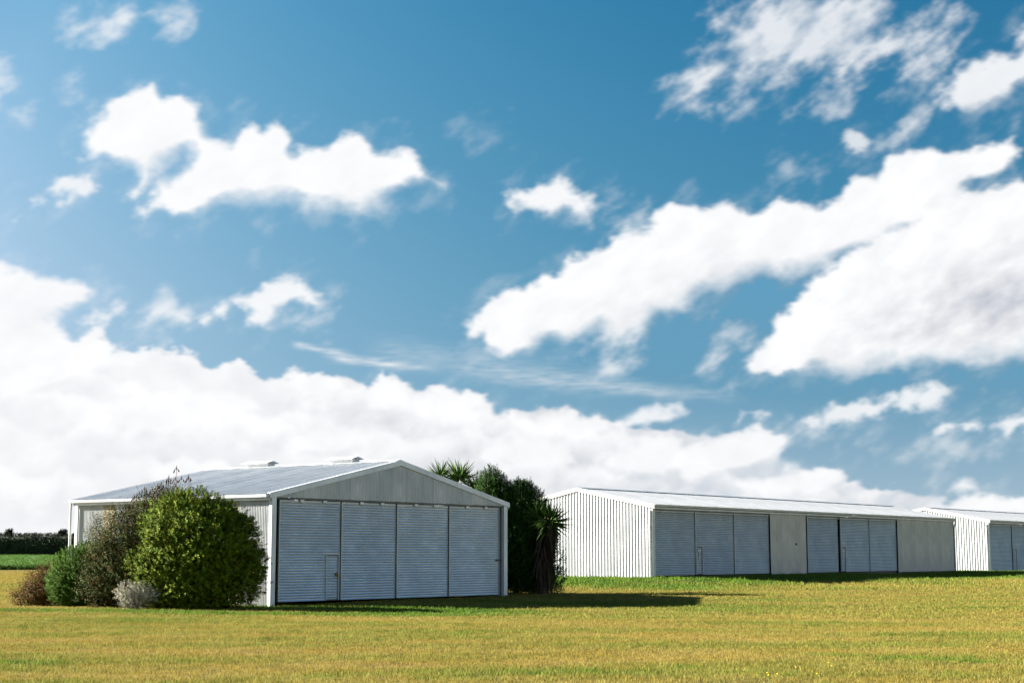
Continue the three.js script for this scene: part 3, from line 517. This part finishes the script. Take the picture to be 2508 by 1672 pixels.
// ---------------------------------------------------------------- foliage
const leafMats = {};
function leafMat(key, r, g, b) { return leafMats[key] ??= new THREE.MeshPhysicalMaterial({ color: lin(r * 0.8, g * 0.8, b * 0.8), roughness: 0.75, specularIntensity: 0.15, transmission: 0.06, thickness: 0, side: THREE.DoubleSide }); }
const barkMat = new THREE.MeshStandardMaterial({ color: lin(0.09, 0.065, 0.045), roughness: 0.95 });
function sprig(seed, leaves, length, leafL, leafW, curl = 0.5) {          // a twig with leaves, along +y
  const r = rng(seed), pos = [], idx = [];
  for (let k = 0; k < leaves; k++) {
    const t = (k + 0.4) / leaves, y = t * length, a = k * 2.4 + r() * 0.8, up = mix(0.15, 1.0, t) + (r() - 0.5) * 0.5, l = leafL * (0.7 + 0.5 * r()), w = leafW * (0.75 + 0.5 * r());
    const dir = new THREE.Vector3(Math.cos(a), up, Math.sin(a)).normalize(), sd = new THREE.Vector3().crossVectors(dir, new THREE.Vector3(0.3 * r(), 1, 0.2)).normalize(), nn = new THREE.Vector3().crossVectors(sd, dir);
    const o = new THREE.Vector3((r() - 0.5) * length * 0.15, y, (r() - 0.5) * length * 0.15), m = o.clone().addScaledVector(dir, l * 0.5), n = pos.length / 3, tip = o.clone().addScaledVector(dir, l).addScaledVector(nn, -curl * l * 0.2);
    const p1 = m.clone().addScaledVector(sd, w).addScaledVector(nn, w * 0.35), p2 = m.clone().addScaledVector(sd, -w).addScaledVector(nn, w * 0.35);
    for (const p of [o, p1, tip, p2]) pos.push(p.x, p.y, p.z);
    idx.push(n, n + 1, n + 2, n, n + 2, n + 3);
  }
  const g = new THREE.BufferGeometry(); g.setAttribute('position', new THREE.Float32BufferAttribute(pos, 3)); g.setIndex(idx); g.computeVertexNormals(); return g;
}
const UP = new THREE.Vector3(0, 1, 0);
// lobes: [x, y, z, rx, ry, rz] in the plant's own metres; sprigs fill them, most of them near the skin
function foliage(parent, lobes, count, geo, mat, o = {}) {
  const { seed = 1, inner = 0.45, lump = 0.14, lumpSize = 2.2, size = 1, outward = 0.8, upward = 0.45, vary = 0.3, floor = 0.03, name = 'foliage', shades = [[1, 1, 1]] } = o;
  const r = rng(seed), vol = lobes.map((l) => Math.pow(l[3] * l[4] * l[5], 0.72)), total = vol.reduce((a, b) => a + b), list = [];
  for (let tries = 0; list.length < count && tries < count * 6; tries++) {
    let pick = r() * total, i = 0; while (pick > vol[i] && i < lobes.length - 1) { pick -= vol[i]; i++; }
    const [cx, cy, cz, rx, ry, rz] = lobes[i], a = r() * 6.283, c = r() * 2 - 1, s = Math.sqrt(1 - c * c), d = new THREE.Vector3(s * Math.cos(a), c, s * Math.sin(a));
    const bump = 1 + lump * (noise2(d.x * lumpSize + i * 7 + seed, d.y * lumpSize + d.z * 1.7 * lumpSize) + 0.6 * noise2(d.z * lumpSize * 2.3 + seed * 3, d.y * lumpSize * 2.3 + d.x * 3.1)) ;
    const q = (r() < 0.72 ? 0.86 + 0.17 * r() : mix(inner, 0.9, r())) * bump, p = new THREE.Vector3(cx + d.x * rx * q, cy + d.y * ry * q, cz + d.z * rz * q);
    if (p.y < floor) continue;
    const dir = d.clone().multiplyScalar(outward).addScaledVector(UP, upward).add(new THREE.Vector3(r() - 0.5, r() - 0.5, r() - 0.5).multiplyScalar(0.9)).normalize();
    list.push([p, dir, r(), r(), r()]);
  }
  const m = shadows(new THREE.InstancedMesh(geo, mat, list.length)); m.name = name; m.userData.kind = 'stuff';
  list.forEach(([p, dir, u, v, w], k) => {
    dummy.position.copy(p); dummy.quaternion.setFromUnitVectors(UP, dir); dummy.rotateY(u * 6.283); const sc = size * (0.7 + 0.6 * v); dummy.scale.set(sc, sc, sc); dummy.updateMatrix(); m.setMatrixAt(k, dummy.matrix);
    const sh = shades[Math.floor(w * shades.length * 0.9999)], f = 1 - vary + 2 * vary * u; m.setColorAt(k, tint.setRGB(sh[0] * f, sh[1] * f, sh[2] * f));
  });
  dummy.rotation.set(0, 0, 0); parent.add(m); return m;
}
function limb(points, r0, r1) {
  const c = new THREE.CatmullRomCurve3(points.map((p) => new THREE.Vector3(...p))), n = 10, g = new THREE.TubeGeometry(c, n, 1, 7), p = g.attributes.position, v = new THREE.Vector3(), q = new THREE.Vector3();
  for (let i = 0; i <= n; i++) { c.getPointAt(i / n, q); for (let j = 0; j <= 7; j++) { const k = i * 8 + j; v.fromBufferAttribute(p, k).sub(q).multiplyScalar(mix(r0, r1, i / n)).add(q); p.setXYZ(k, v.x, v.y, v.z); } }
  g.computeVertexNormals(); return g;
}
function stems(parent, seed, n, height, spreadR, r0, name = 'stem') {
  const r = rng(seed), gs = [];
  for (let k = 0; k < n; k++) { const a = k / n * 6.283 + r(), q = spreadR * (0.5 + 0.5 * r()), h = height * (0.7 + 0.3 * r()), x = Math.cos(a), z = Math.sin(a); gs.push(limb([[x * 0.1, -0.1, z * 0.1], [x * q * 0.35, h * 0.4, z * q * 0.35], [x * q * 0.75, h * 0.75, z * q * 0.75], [x * q, h, z * q]], r0 * (0.7 + 0.5 * r()), r0 * 0.2)); }
  return part(name, mergeGeometries(gs), barkMat, parent);
}
function plant(name, label, category, x, z, group) { const t = thing(name, label, category, group); t.position.set(x, groundAt(x, z) - 0.02, z); return t; }
{ // big round yellow-green bush at the corner of the near hangar
  const t = plant('shrub', 'large round yellow-green bush against the corner of the near hangar', 'shrub', -10.1, -50.7);
  stems(t, 3, 8, 2.6, 1.5, 0.06);
  foliage(t, [[0, 1.75, 0, 1.75, 1.8, 1.6], [-0.55, 2.35, 0.1, 1.2, 1.28, 1.15], [0.55, 1.9, 0.2, 1.3, 1.35, 1.25], [0.6, 0.95, 0.1, 1.5, 1.0, 1.3], [-0.9, 1.2, 0.35, 1.15, 1.0, 1.0], [-0.3, 0.7, 0.5, 1.35, 0.8, 1.1], [0.1, 1.3, 0.7, 1.0, 0.8, 0.8], [-0.75, 3.35, 0, 0.42, 0.4, 0.4], [-0.1, 3.5, 0.1, 0.34, 0.3, 0.35], [0.75, 3.0, 0.1, 0.4, 0.4, 0.4], [1.45, 2.5, 0.2, 0.36, 0.4, 0.4], [-1.6, 2.6, 0.1, 0.38, 0.4, 0.4], [-1.85, 1.5, 0.4, 0.35, 0.4, 0.4], [1.85, 1.5, 0.3, 0.36, 0.45, 0.4], [-1.2, 0.6, 0.9, 0.4, 0.45, 0.4]], 19000, sprig(11, 11, 0.15, 0.058, 0.019), leafMat('yellow', 0.13, 0.178, 0.008), { seed: 4, lump: 0.2, lumpSize: 2.7, inner: 0.6, shades: [[1, 1, 1], [0.9, 0.95, 0.8], [1.15, 1.05, 0.9], [0.6, 0.75, 0.8]] });
}
{ // bronze shrub with dry seed spikes
  const t = plant('shrub', 'tall bronze-brown shrub with dry seed spikes reaching above the hangar gutter', 'shrub', -12.15, -51.45);
  stems(t, 5, 11, 3.4, 1.4, 0.045);
  const shades = [[1, 0.75, 0.6], [0.7, 0.85, 0.6], [0.9, 0.9, 0.5], [1.5, 0.72, 0.5], [0.6, 0.85, 0.6], [0.6, 0.8, 0.5]];
  foliage(t, [[0.1, 1.5, 0, 1.5, 1.55, 1.2], [0.5, 2.6, -0.1, 1.0, 1.05, 0.9], [-0.5, 2.1, 0.1, 1.1, 1.0, 0.95], [-0.7, 0.9, 0.2, 1.1, 1.0, 1.0], [0.3, 0.8, 0.5, 1.2, 0.9, 0.9], [0.85, 3.1, -0.1, 0.7, 0.75, 0.6], [-1.1, 0.6, 0.2, 0.8, 0.7, 0.8]], 11000, sprig(13, 9, 0.26, 0.075, 0.013), leafMat('bronze', 0.07, 0.082, 0.016), { seed: 6, lump: 0.3, lumpSize: 3, upward: 0.9, inner: 0.3, shades });
  const r = rng(77), spikeMat = new THREE.MeshStandardMaterial({ color: lin(0.11, 0.065, 0.04), roughness: 0.9 });
  for (let k = 0; k < 34; k++) {
    const x = -0.5 + 2.0 * r() , z = (r() - 0.5) * 0.9, y0 = 2.5 + 0.55 * (x + 0.4), h = 0.55 + 0.65 * r(), lx = (r() - 0.35) * 0.5, gs = [limb([[x, y0, z], [x + lx * 0.5, y0 + h * 0.6, z], [x + lx, y0 + h, z]], 0.012, 0.006)];
    for (let j = 0; j < 3; j++) { const c = new THREE.ConeGeometry(0.028, 0.2 - j * 0.04, 6); c.rotateZ(-lx * 0.7 + (j - 1) * 0.4); c.translate(x + lx + (j - 1) * 0.06, y0 + h + 0.04 - Math.abs(j - 1) * 0.09, z); gs.push(c); }
    part('seed_spike', mergeGeometries(gs.map((g) => { const q = g.index ? g.toNonIndexed() : g; q.deleteAttribute('uv'); return q; })), spikeMat, t);
  }
}
{ // clipped green dome
  const t = plant('shrub', 'dense bright green dome-shaped bush between two brown shrubs', 'shrub', -14.25, -52.1);
  stems(t, 8, 7, 1.4, 1.0, 0.05);
  foliage(t, [[0, 0.95, 0, 1.0, 1.0, 0.95], [0.55, 1.1, 0, 0.95, 0.98, 0.9], [-0.3, 0.7, 0.1, 0.75, 0.75, 0.75], [0.3, 0.5, 0.2, 1.1, 0.55, 0.8]], 13000, sprig(17, 13, 0.13, 0.04, 0.011), leafMat('green', 0.068, 0.142, 0.007), { seed: 9, lump: 0.12, lumpSize: 3.2, upward: 0.8 });
}
{
  const t = plant('shrub', 'low bronze shrub with arching twigs at the outer end of the planting', 'shrub', -15.75, -52.7);
  stems(t, 12, 10, 1.0, 0.75, 0.025);
  foliage(t, [[0.15, 0.5, 0, 0.65, 0.6, 0.55], [0.45, 0.75, 0, 0.5, 0.55, 0.45], [-0.25, 0.28, 0.1, 0.6, 0.35, 0.5]], 2600, sprig(19, 8, 0.24, 0.06, 0.011), leafMat('rust', 0.13, 0.085, 0.028), { seed: 14, lump: 0.32, lumpSize: 3, inner: 0.2, shades: [[1, 0.8, 0.7], [1.15, 0.8, 0.5], [0.7, 0.9, 0.6]] });
}
{
  const t = plant('shrub', 'small silver-grey leaved shrub at the foot of the yellow-green bush', 'shrub', -11.75, -49.25);
  t.scale.setScalar(0.85);
  stems(t, 15, 9, 0.7, 0.6, 0.018);
  foliage(t, [[-0.35, 0.62, 0, 0.38, 0.3, 0.35], [0.1, 0.62, 0, 0.42, 0.32, 0.35], [0.5, 0.5, 0, 0.32, 0.25, 0.3], [-0.1, 0.3, 0, 0.4, 0.3, 0.35]], 850, sprig(23, 9, 0.14, 0.045, 0.013), leafMat('silver', 0.4, 0.39, 0.31), { seed: 21, lump: 0.3, lumpSize: 3.4, shades: [[1, 1, 1], [0.85, 0.85, 0.85], [1.1, 1.08, 1], [0.45, 0.4, 0.35]] });
}
{ // dark evergreen behind the right-hand corner of the near hangar
  const t = plant('evergreen_tree', 'dense dark evergreen tree rising behind the near hangar beside a shaggy palm', 'tree', 0.15, -65.5);
  part('trunk', mergeGeometries([limb([[0, -0.2, 0], [0.05, 1.2, 0], [0.1, 2.6, 0.05], [0, 4, 0]], 0.14, 0.04), limb([[0.05, 1, 0], [0.5, 1.8, 0.2], [0.8, 3, 0.2]], 0.08, 0.025), limb([[0.05, 1.2, 0], [-0.5, 2.2, -0.1], [-0.8, 3.4, 0]], 0.08, 0.025)]), barkMat, t);
  foliage(t, [[-0.2, 2.1, 0, 1.25, 1.9, 1.15], [-0.95, 3.6, 0, 0.8, 1.2, 0.8], [-1.0, 4.35, 0, 0.5, 0.75, 0.5], [0.35, 3.3, 0, 0.95, 1.15, 0.9], [0.15, 4.0, 0, 0.6, 0.6, 0.6], [0.65, 1.6, 0, 0.75, 1.4, 0.8], [-0.8, 1.2, 0, 0.9, 1.1, 0.9], [0.95, 1.0, 0.2, 0.6, 1.1, 0.6], [0.95, 2.3, 0, 0.7, 1.0, 0.7], [0.3, 0.7, 0.2, 0.8, 0.8, 0.7], [1.05, 0.75, 0.5, 0.45, 0.85, 0.4], [1.1, 1.9, 0.45, 0.42, 0.85, 0.4]], 25000, sprig(29, 12, 0.2, 0.06, 0.016), leafMat('dark', 0.033, 0.075, 0.012), { seed: 31, lump: 0.2, lumpSize: 2.8, upward: 0.7, floor: 0.1, shades: [[1, 1, 1], [0.8, 0.9, 0.9], [1.4, 1.4, 0.8]] });
}
// cabbage trees: sword leaves in round heads
function swordLeaf(L, w, droop, seed) {
  const pos = [], idx = [], r = rng(seed), tw = (r() - 0.5) * 0.6;
  for (let i = 0; i <= 5; i++) { const t = i / 5, y = L * (t - 0.25 * droop * t * t), x = L * droop * 0.7 * t * t, ww = w * (t < 0.15 ? 0.7 + 2 * t : 1 - Math.pow((t - 0.15) / 0.85, 2.2)) + 0.001; pos.push(x + 0.1 * ww, y, -ww, x - 0.22 * ww, y - tw * ww * 0.2, 0, x + 0.1 * ww, y, ww); }
  for (let i = 0; i < 5; i++) { const n = i * 3; for (const k of [0, 1]) idx.push(n + k, n + k + 1, n + k + 3, n + k + 1, n + k + 4, n + k + 3); }
  const g = new THREE.BufferGeometry(); g.setAttribute('position', new THREE.Float32BufferAttribute(pos, 3)); g.setIndex(idx); g.computeVertexNormals(); return g;
}
const swords = Array.from({ length: 9 }, (_, k) => swordLeaf(0.62 + 0.035 * k, 0.021 + 0.002 * (k % 3), 0.1 + 0.09 * (k % 5), 300 + k));
const swordMats = [leafMat('sword1', 0.08, 0.15, 0.025), leafMat('sword2', 0.055, 0.11, 0.02), leafMat('sword3', 0.11, 0.18, 0.035), leafMat('sword4', 0.045, 0.085, 0.018)], deadMats = [leafMat('dead1', 0.1, 0.065, 0.04), leafMat('dead2', 0.06, 0.042, 0.028), leafMat('dead3', 0.17, 0.12, 0.08)];
function head(tree, x, y, z, n, size, seed, low = -0.5, tilt = 0) {
  const r = rng(seed), crown = pack('crown', tree); crown.position.set(x, y, z); crown.rotation.z = tilt;
  for (let k = 0; k < n; k++) {
    const c = mix(low, 1, Math.pow(r(), 0.75)), a = k * 2.39996 + r() * 0.5, s = Math.sqrt(Math.max(0, 1 - c * c)), m = part('leaf', swords[Math.floor(r() * 9)], swordMats[Math.floor(r() * 4)], crown);
    m.quaternion.setFromUnitVectors(UP, new THREE.Vector3(s * Math.cos(a), c, s * Math.sin(a))); m.rotateY(r() * 6.283); const q = size * (0.8 + 0.4 * r()); m.scale.set(q, q, q);
    m.position.set(s * Math.cos(a) * 0.05, c * 0.08, s * Math.sin(a) * 0.05);
  }
}
function skirt(tree, x, z, y0, y1, rad, n, seed) {
  const r = rng(seed), gs = [[], [], []];
  for (let k = 0; k < n; k++) {
    const t = r(), y = mix(y0, y1, t), a = r() * 6.283, g = swords[Math.floor(r() * 9)].clone(), q = 0.9 + 0.6 * r(), m = new THREE.Matrix4(), rr = rad * (0.35 + 0.65 * Math.sqrt(r())) * mix(1, 0.8, Math.abs(t - 0.5) * 2);
    const qt = new THREE.Quaternion().setFromUnitVectors(UP, new THREE.Vector3(Math.cos(a) * 0.22 * r(), -1, Math.sin(a) * 0.22 * r()).normalize());
    m.compose(new THREE.Vector3(x + Math.cos(a) * rr, y, z + Math.sin(a) * rr), qt, new THREE.Vector3(q, q, q)); g.applyMatrix4(m); gs[k % 3].push(g);
  }
  gs.forEach((l, i) => { const m = part('dead_leaf_skirt', mergeGeometries(l), deadMats[i], tree); m.userData.kind = 'stuff'; });
}
{
  const t = plant('cabbage_tree', 'palm-like cabbage tree with shaggy dead leaves hanging down its trunk', 'palm tree', 1.3, -64.5);
  part('trunk', limb([[0, -0.2, 0], [0.02, 1.2, 0], [0.1, 2.2, 0], [0.2, 3.0, 0]], 0.16, 0.1), barkMat, t);
  skirt(t, 0.05, 0, 0.75, 3.0, 0.36, 330, 61);
  skirt(t, 0.15, 0, 2.0, 3.3, 0.42, 120, 62);
  head(t, 0.28, 2.95, 0, 280, 1.12, 63, -0.93, -0.22);
  head(t, -0.25, 3.15, -0.15, 70, 0.95, 64, -0.3, 0.05);
  foliage(t, [[0.55, 1.1, -0.2, 0.28, 1.0, 0.35], [0.5, 0.5, 0, 0.3, 0.5, 0.3]], 420, sprig(37, 8, 0.22, 0.06, 0.02), leafMat('ivy', 0.035, 0.085, 0.02), { seed: 66, lump: 0.3, name: 'climbing_ivy', floor: 0.05 });
}
{
  const t = plant('cabbage_tree', 'cabbage tree whose three green heads show over the near hangar roof', 'palm tree', -2.35, -68.6);
  part('trunk', mergeGeometries([limb([[0, -0.2, 0], [0.05, 1.8, 0], [0, 3.6, 0], [0.05, 4.7, 0]], 0.17, 0.1), limb([[0.03, 3.2, 0], [-0.5, 3.9, 0], [-0.85, 4.75, 0]], 0.1, 0.08), limb([[0.03, 3.3, 0], [0.45, 3.9, 0.1], [0.75, 4.4, 0.1]], 0.1, 0.08)]), barkMat, t);
  head(t, 0.05, 4.85, 0, 150, 1.12, 71, -0.4); head(t, -0.8, 4.95, 0, 100, 0.95, 72, -0.3, 0.15); head(t, 0.78, 4.45, 0.1, 120, 0.98, 73, -0.4, -0.2);
}

// ---------------------------------------------------------------- far fields: a standing green crop and a clipped shelter hedge
{
  const r = rng(91), pos = [], idx = [], col = [], x0 = -150, x1 = 30, z0 = -166, z1 = -296, nx = 120, nz = 60;
  const top = (x, z) => groundAt(x, z) + 0.45 + 0.06 * noise2(x * 0.6, z * 0.6);
  for (let j = 0; j <= nz; j++) for (let i = 0; i <= nx; i++) { const x = mix(x0, x1, i / nx), z = mix(z0, z1, j / nz); pos.push(x, top(x, z), z); }
  for (let j = 0; j < nz; j++) for (let i = 0; i < nx; i++) { const a = j * (nx + 1) + i, b = a + nx + 1; idx.push(a, a + 1, b, a + 1, b + 1, b); }
  const n0 = pos.length / 3; for (let i = 0; i <= nx; i++) { const x = mix(x0, x1, i / nx); pos.push(x, top(x, z0), z0, x, groundAt(x, z0) - 1.2, z0); }
  for (let i = 0; i < nx; i++) { const a = n0 + 2 * i; idx.push(a, a + 1, a + 2, a + 2, a + 1, a + 3); }
  const g = new THREE.BufferGeometry(); g.setAttribute('position', new THREE.Float32BufferAttribute(pos, 3)); g.setIndex(idx); g.computeVertexNormals();
  const cm = new THREE.MeshStandardMaterial({ color: lin(0.05, 0.105, 0.02), roughness: 0.95, side: THREE.DoubleSide });
  const c = shadows(new THREE.Mesh(g, cm)); c.name = 'crop'; c.userData = { kind: 'stuff', label: 'bright green standing crop in the field beyond the lawn', category: 'crop' }; scene.add(c);
  const tuft = bladeTuft(93, 26, 0.42, 0.55, 0.03), N = 12000, m = shadows(new THREE.InstancedMesh(tuft, grassMat, N)); m.name = 'crop_001'; m.userData = { kind: 'stuff', label: 'blades of the green crop standing beyond the lawn', category: 'crop' };
  for (let k = 0; k < N; k++) { const edge = k < 1500, x = mix(x0, -10, r()), z = edge ? z0 + 0.1 - r() * 0.6 : mix(z0, z1, Math.pow(r(), 1.3)), s = 0.8 + 0.5 * r(); dummy.position.set(x, edge && r() < 0.5 ? groundAt(x, z) : top(x, z) - 0.18, z); dummy.rotation.set(0, r() * 6.28, 0); dummy.scale.set(s, s * 0.9, s); dummy.updateMatrix(); m.setMatrixAt(k, dummy.matrix); const f = 0.75 + 0.5 * r(); m.setColorAt(k, tint.setRGB(0.06 * f, 0.12 * f, 0.02 * f)); }
  scene.add(m);
}
{
  const t = thing('hedge', 'long dark clipped shelter hedge beyond the green crop', 'hedge'); t.position.set(0, 0, -300);
  const r = rng(97), x0 = -150, x1 = 20, n = 260, pos = [], idx = [], H = 4.2, rows = 9;
  const ring = [[2.2, -0.3], [2.25, 1], [2.2, 2.2], [2.1, 3.3], [1.7, 3.95], [0, 4.15], [-1.7, 3.95], [-2.1, 2], [-2.2, -0.3]];
  for (let i = 0; i <= n; i++) { const x = mix(x0, x1, i / n), b = groundAt(x, -300); ring.forEach(([z, y], j) => { const q = 1 + 0.07 * noise2(x * 0.4, j * 0.9) + 0.05 * noise2(x * 1.3, j * 2.1); pos.push(x, b + y * (1 + 0.03 * noise2(x * 0.13, 5)) + 0.1 * noise2(x * 0.9, j), z * q); }); }
  for (let i = 0; i < n; i++) for (let j = 0; j < rows - 1; j++) { const a = i * rows + j; idx.push(a, a + rows, a + 1, a + 1, a + rows, a + rows + 1); }
  const g = new THREE.BufferGeometry(); g.setAttribute('position', new THREE.Float32BufferAttribute(pos, 3)); g.setIndex(idx); g.computeVertexNormals();
  part('hedge_body', g, new THREE.MeshStandardMaterial({ color: lin(0.014, 0.024, 0.01), roughness: 1 }), t);
  const N = 6500, geo = sprig(98, 12, 0.55, 0.22, 0.06), m = shadows(new THREE.InstancedMesh(geo, leafMat('hedge', 0.024, 0.036, 0.015), N)); m.name = 'foliage'; m.userData.kind = 'stuff';
  for (let k = 0; k < N; k++) { const x = mix(x0, -20, r()), up = r(), b = groundAt(x, -300), onTop = up < 0.55; dummy.position.set(x, b + (onTop ? 3.85 + 0.12 * r() : 0.2 + 3.8 * r()), onTop ? (r() - 0.5) * 3.6 : 2.2); dummy.rotation.set(onTop ? (r() - 0.5) * 0.8 : 1.2, r() * 6.28, (r() - 0.5) * 0.8); const s = 0.6 + 0.9 * r(); dummy.scale.set(s, s, s); dummy.updateMatrix(); m.setMatrixAt(k, dummy.matrix); const f = 0.6 + 0.9 * r(), br = r() < 0.15; m.setColorAt(k, tint.setRGB(f * (br ? 1.6 : 1), f * (br ? 1.1 : 1), f)); }
  t.add(m);
  for (const [x, h, w, lean] of [[-96.3, 0.7, 0.45, 0.3], [-86.2, 0.6, 0.25, 0.6], [-110, 0.7, 0.5, -0.2]]) foliage(t, [[x, groundAt(x, -300) + 4.1 + h * 0.4, 0, w, h * 0.7, w], [x + lean, groundAt(x, -300) + 4.1 + h, 0, w * 0.55, h * 0.4, w * 0.5]], 160, geo, leafMat('hedge', 0.04, 0.058, 0.022), { seed: 100 + Math.round(-x), name: 'wild_shoot', upward: 1, floor: -9 });
}

// ---------------------------------------------------------------- small yellow flowers in the lawn
{
  const petal = new THREE.SphereGeometry(0.015, 10, 6); petal.scale(1, 0.5, 1);
  const yellow = new THREE.MeshStandardMaterial({ color: lin(0.75, 0.42, 0.01), roughness: 0.8 }), green = new THREE.MeshStandardMaterial({ color: lin(0.1, 0.16, 0.03), roughness: 0.8 }), stalk = new THREE.CylinderGeometry(0.003, 0.004, 0.1, 5); stalk.translate(0, 0.05, 0); petal.translate(0, 0.105, 0);
  for (const [x, z] of [[4.6, -23], [4.52, -22.4], [3.96, -22.1], [3.4, -21.1], [3.5, -20.9], [4.04, -21.0], [3.35, -20.7], [-6.3, -36.2]]) {
    const t = thing('dandelion', 'single yellow dandelion flower standing in the dry lawn', 'flower', 'dandelions in the lawn'); t.position.set(x, groundAt(x, z), z);
    part('flower_head', petal, yellow, t); part('stalk', stalk, green, t);
  }
}
renderer.render(scene, camera);
